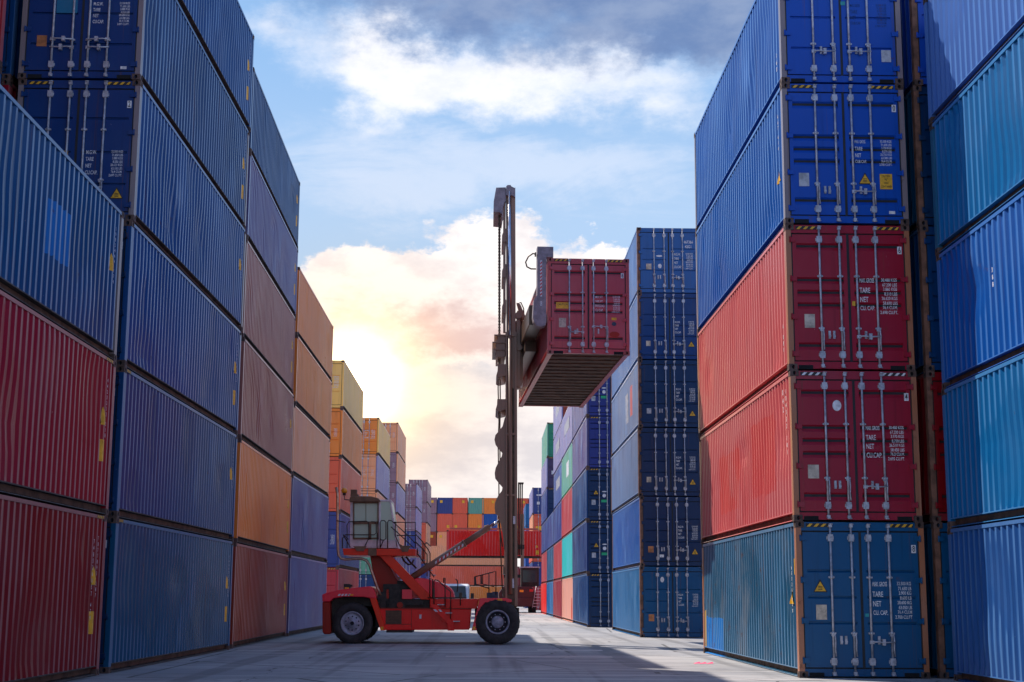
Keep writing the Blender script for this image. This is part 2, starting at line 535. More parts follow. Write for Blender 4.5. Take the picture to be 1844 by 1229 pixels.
def hasp_mesh(h, side, i):
    key = ('hasp', h, side, i)
    if key in CACHE: return CACHE[key]
    b = MB(); x0, x1 = leaf_x(side); x = x0 + (x1 - x0) * BARF[side][i]
    H = h - 0.38; s = 1 if i == 0 else -1
    zz = 0.19 + H * 0.20; xx = x + s * 0.24
    b.box(xx - 0.022, -0.012, zz - 0.075, xx + 0.022, 0.0205, zz + 0.075)
    b.cyl((xx, -0.03, zz - 0.03), (xx, 0.0, zz - 0.03), 0.026, 10)
    b.cyl((xx, -0.026, zz + 0.045), (xx, 0.0, zz + 0.045), 0.02, 10)
    CACHE[key] = b.mesh('hasp')
    return CACHE[key]

def hinge_mesh(side):
    key = ('hinge', side)
    if key in CACHE: return CACHE[key]
    b = MB()
    xa, xb, xc = (0.07, 0.20, 0.085) if side == 0 else (CW - 0.20, CW - 0.07, CW - 0.085)
    b.box(xa, -0.016, -0.045, xb, 0.0215, 0.045)
    b.cyl((xc, -0.01, -0.06), (xc, -0.01, 0.06), 0.018, 8)
    CACHE[key] = b.mesh('hinge')
    return CACHE[key]

def hazard_mesh(h, where):
    """black plate with slanted yellow stripes at both ends of the door header; slot0 black, slot1 yellow"""
    key = ('haz', h, where)
    if key in CACHE: return CACHE[key]
    b = MB()
    xs = 0.20 if where == 0 else CW - 0.20 - 0.50
    z0, z1 = h - 0.105, h - 0.042
    b.box(xs, 0.008, z0, xs + 0.50, 0.0195, z1, 0)
    for k in range(4):
        a = xs + 0.015 + k * 0.13
        p = [(a, 0.0055, z0 + .003), (a + 0.06, 0.0055, z0 + .003), (min(a + 0.115, xs + .497), 0.0055, z1 - .003), (min(a + 0.055, xs + .497), 0.0055, z1 - .003)]
        b.face(p, 1)
    CACHE[key] = b.mesh('hazard_marking', False)
    return CACHE[key]

def text_mesh(key, items):
    """items: (string, x, z, size, xscale, align) in the door plane"""
    if key in CACHE: return CACHE[key]
    b = MB()
    for (s, x, z, size, sx, al) in items:
        cu = bpy.data.curves.new('t', 'FONT'); cu.body = s; cu.size = size; cu.align_x = al
        cu.resolution_u = 3; cu.offset = size * 0.012
        ob = bpy.data.objects.new('t', cu); C.objects.link(ob)
        dg = bpy.context.evaluated_depsgraph_get()
        me = bpy.data.meshes.new_from_object(ob.evaluated_get(dg))
        i = len(b.v)
        b.v += [(x + v.co.x * sx, 0.0, z + v.co.y) for v in me.vertices]
        for p in me.polygons:
            b.f.append(tuple(i + q for q in p.vertices)); b.mi.append(0); b.sm.append(False)
        C.objects.unlink(ob); bpy.data.objects.remove(ob); bpy.data.curves.remove(cu); bpy.data.meshes.remove(me)
    CACHE[key] = b.mesh('lettering', False)
    return CACHE[key]

def plate_mesh(w, hh, kind='rect', mi2=False):
    key = ('plate', w, hh, kind)
    if key in CACHE: return CACHE[key]
    b = MB()
    if kind == 'rect':
        b.box(-w / 2, -0.004, -hh / 2, w / 2, 0.004, hh / 2)
    elif kind == 'oval':
        b.prism([(w / 2 * math.cos(a), -0.003, hh / 2 * math.sin(a)) for a in [2 * math.pi * k / 24 for k in range(24)]], (0, 0.006, 0))
    elif kind == 'tri':
        b.prism([(-w / 2, -0.003, -hh / 2), (w / 2, -0.003, -hh / 2), (0, -0.003, hh / 2)], (0, 0.006, 0), 1)
        s = 0.84
        b.face([(-w / 2 * s, -0.0055, -hh / 2 + .016), (w / 2 * s, -0.0055, -hh / 2 + .016), (0, -0.0055, hh / 2 - .04)], 0)
        for k in range(3):
            b.face([(-.04, -0.0075, -hh * .33 + k * .03), (.04, -0.0075, -hh * .33 + k * .03), (.04, -0.0075, -hh * .33 + k * .03 + .012), (-.04, -0.0075, -hh * .33 + k * .03 + .012)], 1)
    CACHE[key] = b.mesh('plate')
    return CACHE[key]

def draped(y0, y1, z0, z1, shape, off=0.006):
    """thin sheet laid over the corrugated side: follows every fold"""
    b = MB(); ks = corr_knots(y0, y1)
    def zz(y):
        if shape == 'tri':
            f = 1 - abs((y - (y0 + y1) / 2) / ((y1 - y0) / 2))
            return z0, z0 + (z1 - z0) * f
        return z0, z1
    if shape == 'tri': ks = sorted(set(ks) | {(y0 + y1) / 2})
    for a, c in zip(ks[:-1], ks[1:]):
        xa, xc = corr(a) + .012 - off, corr(c) + .012 - off
        (la, ha), (lc, hc) = zz(a), zz(c)
        b.face(((xa, a, la), (xc, c, lc), (xc, c, hc), (xa, a, ha)))
    return b.mesh('sticker', False)

def side_text(seed, y, ztop, n, size, flip):
    """short digits one above the other on one flat of the corrugation"""
    rnd = random.Random(seed)
    b = MB(); z = ztop
    for k in range(n):
        s = str(rnd.randint(0, 9))
        key = ('digit', s)
        if key not in CACHE:
            cu = bpy.data.curves.new('t', 'FONT'); cu.body = s; cu.size = 1; cu.align_x = 'CENTER'; cu.resolution_u = 2; cu.offset = 0.015
            ob = bpy.data.objects.new('t', cu); C.objects.link(ob)
            me = bpy.data.meshes.new_from_object(ob.evaluated_get(bpy.context.evaluated_depsgraph_get()))
            CACHE[key] = ([tuple(v.co) for v in me.vertices], [tuple(p.vertices) for p in me.polygons])
            C.objects.unlink(ob); bpy.data.objects.remove(ob); bpy.data.curves.remove(cu); bpy.data.meshes.remove(me)
        vs, fs = CACHE[key]; i = len(b.v)
        b.v += [(0.004, y + (v[0] if flip else -v[0]) * size, z + v[1] * size) for v in vs]
        for f in fs: b.f.append(tuple(i + q for q in f)); b.mi.append(0); b.sm.append(False)
        z -= size * (1.05 if k != n - 4 else 1.8)
    return b.mesh('lettering', False)

WEIGHTS = {
 'a': (['M.G.W.', 'TARE', 'NET', 'CU.CAP.'], ['32.500 KGS', '71.650 LBS', '3.880 KGS', '8.550 LBS', '28.620 KGS', '63.100 LBS', '76.4 CU.M.', '2.697 CU.FT.']),
 'b': (['MAX. GROSS', 'TARE', 'NET', 'CUB.CAP.'], ['32.500 KGS', '71.650 LBS', '3.750 KGS', '8.270 LBS', '28.750 KGS', '63.380 LBS', '76.4 CU.M.', '2.700 CU.FT.']),
 'c': (['MAX. GROSS', 'TARE', 'NET', 'CU. CAP.'], ['30.480 KGS', '67.200 LBS', '3.860 KGS', '8.510 LBS', '26.620 KGS', '58.690 LBS', '76.4 CU.M.', '2.698 CU.FT.']),
 'd': (['MAX. GROSS', 'TARE', 'NET', 'CU.CAP.'], ['30.480 KGS', '67.200 LBS', '3.970 KGS', '8.750 LBS', '26.510 KGS', '58.450 LBS', '76.3 CU.M.', '2.695 CU.FT.']),
 'e': (['MAX. GROSS', 'TARE', 'NET', 'CU. CAP.'], ['32.500 KG', '71.650 LB', '3.900 KG', '8.600 LB', '28.600 KG', '63.050 LB', '76.4 CU.M', '2.700 CU.FT']),
 'f': (['MAX. WT.', 'TARE WT.', 'PAYLOAD', 'CU CAP.'], ['32.500 KGS', '71.650 LBS', '3.820 KGS', '8.420 LBS', '28.680 KGS', '63.230 LBS', '76.4 CU.M.', '2.700 CU.FT.']),
}
def weights_mesh(code, h, f0, f1, spaced, fx=0.05):
    key = ('wt', code, h, f0, f1, spaced, fx)
    if key in CACHE: return CACHE[key]
    left, right = WEIGHTS[code]
    x0, x1 = leaf_x(1); W = x1 - x0; H = h - 0.38
    zt = h - 0.195 - f0 * H; zb = h - 0.195 - f1 * H
    it = []; st = (zt - zb) / 4
    for k, s in enumerate(left):
        sz = min(st * (0.80 if len(s) < 8 else 0.66), 0.150)
        it.append((s, x0 + W * (BARF[1][0] + fx), zt - st * k - sz * .8, sz, 0.42 if len(s) > 8 else 0.60, 'LEFT'))
    for k, s in enumerate(right):
        pair = k // 2; sz = min(st * 0.50, 0.098)
        zz = zt - st * pair - sz * (.8 if k % 2 == 0 else 1.85)
        it.append((s, x0 + W * 0.86, zz, sz, 0.70, 'RIGHT'))
    return text_mesh(key, it)

def door_pt(side, fx, f, h):
    x0, x1 = leaf_x(side)
    return (x0 + (x1 - x0) * fx, 0.015, h - 0.195 - f * (h - 0.38))

N_CONT = [0]
def container(loc, h, col, label, group=None, L=CL, rotz=0.0, doors=1, detail=2, rib='seamed', feat=(), side_feat=(), variant=None, post=None, endcol=None, cat='container', flip=False, handles=('down', 'down', 'across', 'down'), castings=None):
    """one shipping container: x 0..2.438, doors facing -y at y=0, z up"""
    N_CONT[0] += 1
    root = empty('shipping_container', loc, rotz, label, cat, group)
    mp = col if isinstance(col, bpy.types.Material) else PAL[col]
    var = variant if variant is not None else N_CONT[0] % 5
    cst = detail < 2
    pm = post or mp
    dm = endcol or mp
    add('frame', frame_mesh(L, h, cst), [pm, M_FLOOR, M_CAST, mp, dm, M_SHADE_GRIME if loc[0] < 0 and rotz < 1 else mp], root)
    s0 = side_mesh(L, h, var)
    sp = add('side_panel', s0, mp, root)
    add('side_panel', mirror_mesh(side_mesh(L, h, (var + 2) % 5), ('mside', L, h, (var + 2) % 5)), mp, root)
    add('roof_panel', roof_mesh(L, h), mp, root)
    add('end_panel', end_mesh(L, h), mp, root)
    if not cst:
        for sx in (0, 1):
            for sy in (0, 1):
                for sz in (0, 1):
                    add('corner_casting', casting_mesh(sx, sy, sz), [castings or M_CAST, M_RECESS_SHADE], root, (CW * sx, L * sy, (h - 0.118) * sz))
    dm = endcol or mp
    add('door_seal', seal_mesh(h), M_SEAL, root)
    dl = []
    for side in (0, 1):
        d = add('door', door_mesh(h, rib, side), dm, root); dl.append(d)
        if detail >= 1:
            for i in (0, 1):
                add('locking_bar', bar_mesh(h, side, i), M_STEEL, d)
        if detail >= 2:
            for hf in (0.05, 0.34, 0.64, 0.95):
                add('hinge', hinge_mesh(side), dm, d, (0, 0, 0.19 + (h - 0.38) * hf))
            for i in (0, 1):
                md = handles[side * 2 + i]
                if md: add('handle', handle_mesh(h, side, i, md), M_STEEL, d)
                if md == 'down': add('hasp', hasp_mesh(h, side, i), M_STEEL, d)
    for ft in feat:
        k = ft[0]
        if k == 'hazard':
            for w_ in (0, 1):
                add('hazard_marking', hazard_mesh(h, w_), [M_BLK, ft[1] if len(ft) > 1 else M_YEL], root)
        elif k == 'pockets':
            if 'pk' not in CACHE:
                b = MB(); b.box(0, 0.0165, 0.018, 0.28, 0.06, 0.098); CACHE['pk'] = b.mesh('sill_pocket_shade')  # slightly proud box, its colour stands for the shade in the pocket
            for x in (0.19, CW - 0.19 - 0.28):
                add('sill_pocket_shade', CACHE['pk'], M_RECESS_SHADE, root, (x, 0, 0))
        elif k == 'weights':
            _, code, f0, f1 = ft[:4]
            o = add('lettering', weights_mesh(code, h, f0, f1, False), ft[4] if len(ft) > 4 else M_WHITE, dl[1]); o.location = (0, 0.0185, 0)
        elif k == 'plate':
            _, side, fx, f, w_, hh, mt = ft
            add('plate', plate_mesh(w_, hh), mt, dl[side], door_pt(side, fx, f, h))
        elif k == 'oval':
            _, side, fx, f, w_, hh, mt = ft
            add('round_sticker', plate_mesh(w_, hh, 'oval'), mt, dl[side], door_pt(side, fx, f, h))
        elif k == 'tri':
            _, side, fx, f = ft
            add('warning_triangle', plate_mesh(0.26, 0.24, 'tri'), [M_YEL, M_BLK], dl[side], door_pt(side, fx, f, h))
        elif k == 'sign':
            _, side, fx, f, w_, hh, words = ft
            x, y, z = door_pt(side, fx, f, h)
            s = add('caution_sign', plate_mesh(w_, hh), M_YEL, dl[side], (x, y, z))
            n = len(words); ln = hh / (n + .4)
            if n > 1:
                it = [(w, 0, hh / 2 - ln * (i + .95), ln * 0.85, 0.62, 'CENTER') for i, w in enumerate(words)]
            else:
                it = [(words[0], 0, hh * .02, hh * 0.46, 0.80, 'CENTER')]
            add('lettering', text_mesh(('sign', words, w_, hh), it), M_BLK, dl[side], (x, y - 0.0065, z))
        elif k == 'digit':
            _, txt = ft[:2]
            x, y, z = door_pt(1, 0.93, 0.125, h)
            add('number_plate', plate_mesh(0.085, 0.15), M_WHITE, dl[1], (x, y, z))
            add('lettering', text_mesh(('dig', txt), [(txt, 0, -0.05, 0.16, 0.62, 'CENTER')]), M_BLK, dl[1], (x, y - 0.0065, z))
        elif k == 'text':
            _, side, fx, f, size, words = ft
            x, y, z = door_pt(side, fx, f, h)
            add('lettering', text_mesh(('tx', words, size), [(w, 0, -i * size * 1.15, size, 0.75, 'CENTER') for i, w in enumerate(words)]), M_WHITE, dl[side], (x, 0.0185, z))
    for ft in side_feat:
        k = ft[0]
        if k == 'sticker':
            _, y0, y1, z0, z1, shape, mt, mir = ft
            me = draped(y0, y1, z0, z1, shape)
            nm = {'tri': 'warning_triangle', 'rect': 'sticker'}[shape]
            if mir:
                for v in me.vertices: v.co.x = CW - v.co.x
            add(nm, me, mt, root)
        elif k == 'digits':
            _, seed, y, zt, n, size, mir = ft
            me = side_text(seed, y, zt, n, size, mir)
            if mir:
                for v in me.vertices: v.co.x = CW - v.co.x
            add('lettering', me, M_WHITE, root)
        elif k == 'rail':
            _, y0, y1, mir = ft
            b = MB(); n = 4
            for q in range(n):
                ya = y0 + (y1 - y0) * q / n; yb = y0 + (y1 - y0) * (q + .55) / n; s = (y1 - y0) * .3 / n
                b.face(((-0.003, ya, h - 0.08), (-0.003, yb, h - 0.08), (-0.003, yb + s, h - 0.028), (-0.003, ya + s, h - 0.028)), 1)
            b.face(((-0.0005, y0, h - 0.082), (-0.0005, y1 + .02, h - 0.082), (-0.0005, y1 + .02, h - 0.026), (-0.0005, y0, h - 0.026)), 0)
            me = b.mesh('hazard_marking', False)
            if mir:
                for v in me.vertices: v.co.x = CW - v.co.x
            add('hazard_marking', me, [M_BLK, M_YEL], root)
    return root

# ------------------------------------------------------------------ colours
def side_paint(key, col, **kw):
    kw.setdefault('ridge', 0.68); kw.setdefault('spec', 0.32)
    return paint(key, col, **kw)
PAL = {
 'blue': side_paint('blue', (0.001, 0.058, 0.22)), 'blue2': side_paint('blue2', (0.001, 0.050, 0.17), rust=0.6),
 'deep blue': side_paint('deep_blue', (0.001, 0.044, 0.16)), 'bright blue': side_paint('bright_blue', (0.006, 0.07, 0.46), rust=0.3, dirt=0.3),
 'teal blue': side_paint('teal_blue', (0.001, 0.076, 0.17), rust=0.55), 'azure': side_paint('azure', (0.001, 0.12, 0.32), rust=0.3, dirt=0.35),
 'light blue': side_paint('light_blue', (0.014, 0.075, 0.26), rust=0.15, dirt=0.3), 'lavender': side_paint('lavender', (0.05, 0.135, 0.40), rust=0.1, dirt=0.2), 'rosewood': side_paint('rosewood', (0.36, 0.14, 0.11), rust=0.2, fade=0.15), 'royal': side_paint('royal', (0.002, 0.085, 0.36), rust=0.3),
 'navy': side_paint('navy', (0.008, 0.032, 0.14)), 'violet blue': side_paint('violet_blue', (0.028, 0.052, 0.22), rust=0.3),
 'slate': side_paint('slate', (0.12, 0.105, 0.25), rust=0.3), 'mauve': side_paint('mauve', (0.28, 0.16, 0.21), rust=0.2),
 'pale mauve': side_paint('pale_mauve', (0.27, 0.245, 0.44), rust=0.2),
 'maroon': side_paint('maroon', (0.30, 0.004, 0.022), fade=0.1), 'dark red': side_paint('dark_red', (0.23, 0.002, 0.008), fade=0.15, rust=0.35),
 'red': side_paint('red', (0.46, 0.035, 0.05), rust=0.35), 'bright red': side_paint('bright_red', (0.85, 0.018, 0.012), rust=0.1, fade=0.05, dirt=0.2),
 'brown': side_paint('brown', (0.30, 0.045, 0.022), rust=0.5, fade=0.1), 'orange': side_paint('orange', (0.86, 0.25, 0.04), rust=0.3, fade=0.15),
 'salmon': side_paint('salmon', (0.88, 0.36, 0.17), rust=0.2), 'amber': side_paint('amber', (0.96, 0.56, 0.14), rust=0.1), 'coral': side_paint('coral', (0.74, 0.12, 0.06), rust=0.2, fade=0.12),
 'peach': side_paint('peach', (0.80, 0.36, 0.26), rust=0.1, patches=((0.6, 2.0, 0.1, 1.4, (0.62, 0.06, 0.03)),)),
 'turquoise': side_paint('turquoise', (0.01, 0.52, 0.50), rust=0.1, fade=0.15), 'green': side_paint('green', (0.02, 0.26, 0.14), rust=0.2),
 'pale green': side_paint('pale_green', (0.12, 0.38, 0.26), rust=0.2), 'teal': side_paint('teal', (0.12, 0.36, 0.28), rust=0.2),
 'grey blue': side_paint('grey_blue', (0.08, 0.16, 0.36), rust=0.45, fade=0.6, dirt=0.85), 'washed blue': side_paint('washed_blue', (0.12, 0.19, 0.36), rust=0.5, fade=0.7, dirt=0.9),
 'logo blue': side_paint('logo_blue', (0.05, 0.09, 0.30), rust=0.2),
 'red side': side_paint('red_side', (0.60, 0.100, 0.105), rust=0.3, fade=0.3, patches=((1.8, 4.4, 0.7, 2.3, (0.60, 0.075, 0.075)), (6.0, 9.0, 0.6, 2.0, (0.62, 0.08, 0.075)))),
 'red side2': side_paint('red_side2', (0.64, 0.120, 0.118), rust=0.25, fade=0.35),
 'patched teal': side_paint('patched_teal', (0.02, 0.105, 0.20), rust=1.7, fade=0.9, dirt=0.9, chalk=(0.72, 0.66, 0.62), patches=((9.0, 12.2, 0.0, 0.95, (0.01, 0.22, 0.66)), (11.75, 12.2, 0.2, 1.1, (0.75, 0.42, 0.03)))),
 'patched blue': side_paint('patched_blue', (0.001, 0.058, 0.18), rust=0.55, patches=((7.6, 8.8, 1.05, 1.95, (0.006, 0.15, 0.46)),)),
}
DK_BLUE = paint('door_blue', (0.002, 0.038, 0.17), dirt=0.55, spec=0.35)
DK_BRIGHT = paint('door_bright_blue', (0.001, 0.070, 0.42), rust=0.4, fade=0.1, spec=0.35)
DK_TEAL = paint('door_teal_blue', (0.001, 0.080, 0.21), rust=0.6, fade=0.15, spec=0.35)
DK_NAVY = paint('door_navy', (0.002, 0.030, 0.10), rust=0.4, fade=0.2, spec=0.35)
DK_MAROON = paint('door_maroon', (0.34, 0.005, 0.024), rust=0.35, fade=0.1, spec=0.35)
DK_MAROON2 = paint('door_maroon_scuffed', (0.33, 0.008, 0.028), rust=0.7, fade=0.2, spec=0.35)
POST_ORANGE = paint('post_orange', (0.40, 0.15, 0.07), rust=0.9, fade=0.4)
POST_GREY = paint('post_grey', (0.24, 0.19, 0.20), rust=0.9, fade=0.4)

# ------------------------------------------------------------------ sun and sky
SUN_AZ, SUN_EL = R(-47.3), R(48.6)
sd = Vector((math.sin(SUN_AZ) * math.cos(SUN_EL), math.cos(SUN_AZ) * math.cos(SUN_EL), math.sin(SUN_EL)))
sl = bpy.data.lights.new('sun', 'SUN'); sl.energy = 4.1; sl.angle = R(0.5); sl.color = (1.0, 0.90, 0.78)
so = bpy.data.objects.new('sun', sl); C.objects.link(so)
so.rotation_euler = sd.to_track_quat('Z', 'Y').to_euler()
so.location = (-60, 60, 80)

w = bpy.data.worlds.new('World'); bpy.context.scene.world = w; w.use_nodes = True
nt = NT(w.node_tree)
bg = w.node_tree.nodes['Background']
sky = nt.n('ShaderNodeTexSky', sky_type='NISHITA', sun_disc=False)
sky.sun_elevation = SUN_EL; sky.sun_rotation = SUN_AZ % (2 * math.pi)
sky.air_density = 1.0; sky.dust_density = 0.6; sky.ozone_density = 2.0
SKYS = 0.11
skyc = nt.mix(1.0, sky.outputs[0], (SKYS * 0.88, SKYS * 1.0, SKYS * 1.18), 'MULTIPLY')
gen = nt.n('ShaderNodeTexCoord').outputs['Generated']
sep = nt.n('ShaderNodeSeparateXYZ'); w.node_tree.links.new(gen, sep.inputs[0])
dx, dy, dz = sep.outputs
AZ = nt.m('ARCTAN2', dx, dy); EL = nt.m('ARCSINE', dz)
cv = nt.n('ShaderNodeCombineXYZ'); w.node_tree.links.new(AZ, cv.inputs[0]); w.node_tree.links.new(nt.m('MULTIPLY', EL, 1.5), cv.inputs[1])
ae = cv.outputs[0]
warp = nt.noise(ae, 9.0, 7, 0.62)
warp2 = nt.noise(nt.mapv(ae, (1, 1, 1), (3.3, 7.1, 0)), 9.0, 7, 0.62)
wa = nt.m('MULTIPLY', nt.m('SUBTRACT', warp, 0.5), 0.16); we = nt.m('MULTIPLY', nt.m('SUBTRACT', warp2, 0.5), 0.11)
AW = nt.m('ADD', AZ, wa); EW = nt.m('ADD', EL, we)
def blob(px, py, rx, ry, wgt, warped=True):
    a0, e0 = azel(px, py)
    qa = nt.m('DIVIDE', nt.m('SUBTRACT', AW if warped else AZ, a0), rx / 2617.0)
    qe = nt.m('DIVIDE', nt.m('SUBTRACT', EW if warped else EL, e0), ry / 2617.0)
    q = nt.m('ADD', nt.m('MULTIPLY', qa, qa), nt.m('MULTIPLY', qe, qe))
    return nt.m('MULTIPLY', nt.m('EXPONENT', nt.m('MULTIPLY', q, -1.0)), wgt)
def total(bl):
    t = bl[0]
    for x in bl[1:]: t = nt.m('ADD', t, x)
    return t
det = nt.noise(nt.mapv(ae, (1, 1.4, 1)), 13.0, 9, 0.66)
wisp = nt.noise(nt.mapv(ae, (1, 2.6, 1), (1.7, 0.4, 0)), 7.0, 9, 0.68, 0.6)
# upper cloud sheet, wispy middle sheet, cumulus bank, low pale haze
upper = total([blob(680, 110, 120, 80, 0.75), blob(820, 135, 190, 62, 0.62), blob(1050, 135, 250, 68, 0.60), blob(470, 30, 110, 50, 0.55), blob(660, 200, 70, 50, 0.4), blob(1200, 190, 140, 50, 0.35)])
band = total([blob(1000, -30, 520, 105, 1.15), blob(1130, 90, 200, 45, 0.55), blob(760, 30, 120, 40, 0.35), blob(1330, 40, 160, 80, 0.5)])
mid = total([blob(720, 270, 260, 70, 0.55), blob(1050, 300, 220, 60, 0.5), blob(900, 350, 420, 60, 0.35), blob(600, 380, 160, 60, 0.2)])
cum = total([blob(800, 520, 130, 95, 1.1), blob(700, 490, 80, 60, 0.9), blob(900, 500, 120, 85, 1.0), blob(1060, 500, 130, 55, 0.95), blob(580, 530, 110, 60, 0.9), blob(800, 610, 320, 70, 0.8), blob(1046, 450, 16, 24, 0.5), blob(1120, 470, 60, 40, 0.6)])
low = nt.ramp(EL, azel(900, 520)[1], azel(900, 760)[1])
mU = nt.m('MULTIPLY', nt.ramp(nt.m('ADD', upper, nt.m('MULTIPLY', nt.m('SUBTRACT', det, 0.5), 1.0)), 0.12, 1.0), 0.95)
mB = nt.m('MULTIPLY', nt.ramp(nt.m('ADD', band, nt.m('MULTIPLY', nt.m('SUBTRACT', warp, 0.5), 0.7)), 0.12, 1.05), 0.93)
mM = nt.m('MULTIPLY', nt.ramp(nt.m('ADD', nt.m('MULTIPLY', mid, 1.15), nt.m('MULTIPLY', nt.m('SUBTRACT', wisp, 0.5), 2.0)), 0.20, 1.0), 0.62)
mC = nt.ramp(nt.m('ADD', cum, nt.m('MULTIPLY', nt.m('SUBTRACT', det, 0.5), 0.85)), 0.36, 0.66)
lowm = nt.m('MULTIPLY', nt.ramp(EL, azel(900, 500)[1], azel(900, 720)[1]), 0.95)
gnl = nt.m('MULTIPLY', nt.ramp(nt.noise(gen, 2.3, 8, 0.6), 0.54, 0.72), nt.ramp(nt.m('ABSOLUTE', AZ), 0.28, 0.5))   # clouds elsewhere round the sky
white = (0.685, 0.685, 0.713)
puff = nt.noise(nt.mapv(ae, (1, 1.3, 1), (0.6, 0.2, 0)), 17.0, 8, 0.62)
colU = nt.mix(nt.m('MULTIPLY', nt.ramp(puff, 0.45, 0.7), 0.35), white, (0.42, 0.47, 0.60))
greyC = nt.m('MULTIPLY', nt.ramp(nt.m('ADD', total([blob(760, 600, 190, 45, 0.8), blob(850, 545, 90, 30, 0.3), blob(640, 545, 90, 30, 0.35), blob(870, 620, 90, 40, 0.5)]), nt.m('MULTIPLY', nt.m('SUBTRACT', puff, 0.5), 1.4)), 0.2, 0.95), 0.75)
colC = nt.mix(nt.m('MULTIPLY', nt.ramp(puff, 0.42, 0.66), 0.6), (0.720, 0.689, 0.689), (0.504, 0.478, 0.513))
colC = nt.mix(greyC, colC, (0.487, 0.351, 0.360))
colL = nt.mix(nt.ramp(nt.noise(nt.mapv(ae, (1, 1.5, 1), (5, 2, 0)), 11.0, 8, 0.62), 0.42, 0.66), (0.685, 0.649, 0.644), (0.523, 0.500, 0.523))
front = nt.ramp(nt.m('ABSOLUTE', AZ), 0.75, 0.28)
blue_lo = nt.mix(nt.ramp(EL, azel(900, 40)[1], azel(900, 430)[1]), (0.198, 0.346, 0.561), (0.310, 0.429, 0.587))
skyc = nt.mix(nt.m('MULTIPLY', front, 0.9), skyc, blue_lo)
c = nt.mix(gnl, skyc, (0.720, 0.739, 0.793))
c = nt.mix(mM, c, (0.504, 0.558, 0.666))
c = nt.mix(mU, c, colU)
c = nt.mix(mB, c, nt.mix(nt.ramp(puff, 0.35, 0.7), (0.105, 0.165, 0.32), (0.19, 0.245, 0.38)))
c = nt.mix(lowm, c, colL)
c = nt.mix(mC, c, colC)
# the sun's warm glow in thin cloud low over the left row
g = total([blob(640, 685, 52, 58, 3.0, False), blob(640, 690, 100, 110, 0.85, False)])
gw = total([blob(640, 700, 170, 170, 0.80, False), blob(610, 690, 340, 240, 0.36, False)])
glow = nt.mix(1.0, nt.mix(0.0, (1.0, 0.80, 0.42), (1, 1, 1)), nt.n('ShaderNodeCombineColor', {0: g, 1: g, 2: g}).outputs[0], 'MULTIPLY')
c = nt.mix(gw, c, nt.mix(1.0, c, (1.16, 0.86, 0.58), 'MULTIPLY'))
c = nt.mix(1.0, c, glow, 'ADD')
ground_tint = nt.ramp(EL, 0.0, -0.06)
c = nt.mix(ground_tint, c, (0.16, 0.16, 0.17))
w.node_tree.links.new(c, bg.inputs['Color'])
bg.inputs['Strength'].default_value = 1.0

# ------------------------------------------------------------------ ground
gm, gt, gb = new_mat('concrete_ground')
tc = gt.n('ShaderNodeTexCoord').outputs['Object']
n1 = gt.noise(tc, 0.16, 7, 0.6); n2 = gt.noise(gt.mapv(tc, (1, 0.35, 1)), 0.7, 7, 0.65); n3 = gt.noise(tc, 7.0, 6, 0.7)
cc = gt.mix(gt.ramp(n1, 0.35, 0.65), (0.25, 0.255, 0.275), (0.385, 0.38, 0.385))
cc = gt.mix(gt.m('MULTIPLY', gt.ramp(n2, 0.50, 0.72), 0.55), cc, (0.17, 0.165, 0.17))
cc = gt.mix(gt.m('MULTIPLY', gt.ramp(n3, 0.5, 0.75), 0.35), cc, (0.23, 0.22, 0.22))
# slab joints and wandering cracks
warpv = gt.n('ShaderNodeVectorMath', operation='MULTIPLY_ADD')
gt.t.links.new(gt.n('ShaderNodeTexNoise', {'Scale': 0.5, 'Detail': 5.0}).outputs['Color'], warpv.inputs[0])
gt.put(warpv.inputs[1], (0.5, 0.5, 0)); gt.t.links.new(tc, warpv.inputs[2])
sp = gt.n('ShaderNodeSeparateXYZ'); gt.t.links.new(tc, sp.inputs[0])
def joint(sock, period, off, wd):
    q = gt.m('ABSOLUTE', gt.m('SUBTRACT', gt.m('FRACT', gt.m('DIVIDE', gt.m('ADD', sock, off), period)), 0.5))
    return gt.m('LESS_THAN', q, wd / period)
jy = gt.m('MULTIPLY', joint(gt.m('ADD', sp.outputs[1], gt.m('MULTIPLY', gt.noise(tc, 0.8, 5, 0.6), 1.1)), 5.3, 1.3, 0.03), gt.ramp(n1, 0.40, 0.52))
jx = gt.m('MULTIPLY', joint(gt.m('ADD', sp.outputs[0], gt.m('MULTIPLY', gt.noise(tc, 0.6, 5, 0.6), 1.4)), 6.1, 0.4, 0.02), gt.ramp(n2, 0.42, 0.55))
vo = gt.n('ShaderNodeTexVoronoi', feature='DISTANCE_TO_EDGE'); gt.t.links.new(warpv.outputs[0], vo.inputs['Vector']); vo.inputs['Scale'].default_value = 0.17
crk = gt.m('LESS_THAN', vo.outputs['Distance'], 0.0045)
lines = gt.m('MAXIMUM', gt.m('MAXIMUM', jy, jx), crk)
cc = gt.mix(gt.m('MULTIPLY', lines, 0.9), cc, (0.06, 0.058, 0.06))
# tyre tracks along the lane, oil stains, grime swept across
trk = gt.noise(gt.mapv(warpv.outputs[0], (1.5, 0.035, 1), (2, 5, 0)), 1.0, 3, 0.5)
cc = gt.mix(gt.m('MULTIPLY', gt.ramp(trk, 0.52, 0.64), 0.62), cc, (0.12, 0.118, 0.125))
oil = gt.noise(gt.mapv(tc, (0.5, 0.5, 1), (11, 3, 0)), 1.6, 6, 0.72)
cc = gt.mix(gt.m('MULTIPLY', gt.ramp(oil, 0.62, 0.70), 0.7), cc, (0.075, 0.072, 0.075))
swp = gt.noise(gt.mapv(tc, (0.22, 1.9, 1), (1, 2, 0)), 1.0, 7, 0.68)
cc = gt.mix(gt.m('MULTIPLY', gt.ramp(swp, 0.46, 0.66), 0.62), cc, (0.14, 0.14, 0.15))
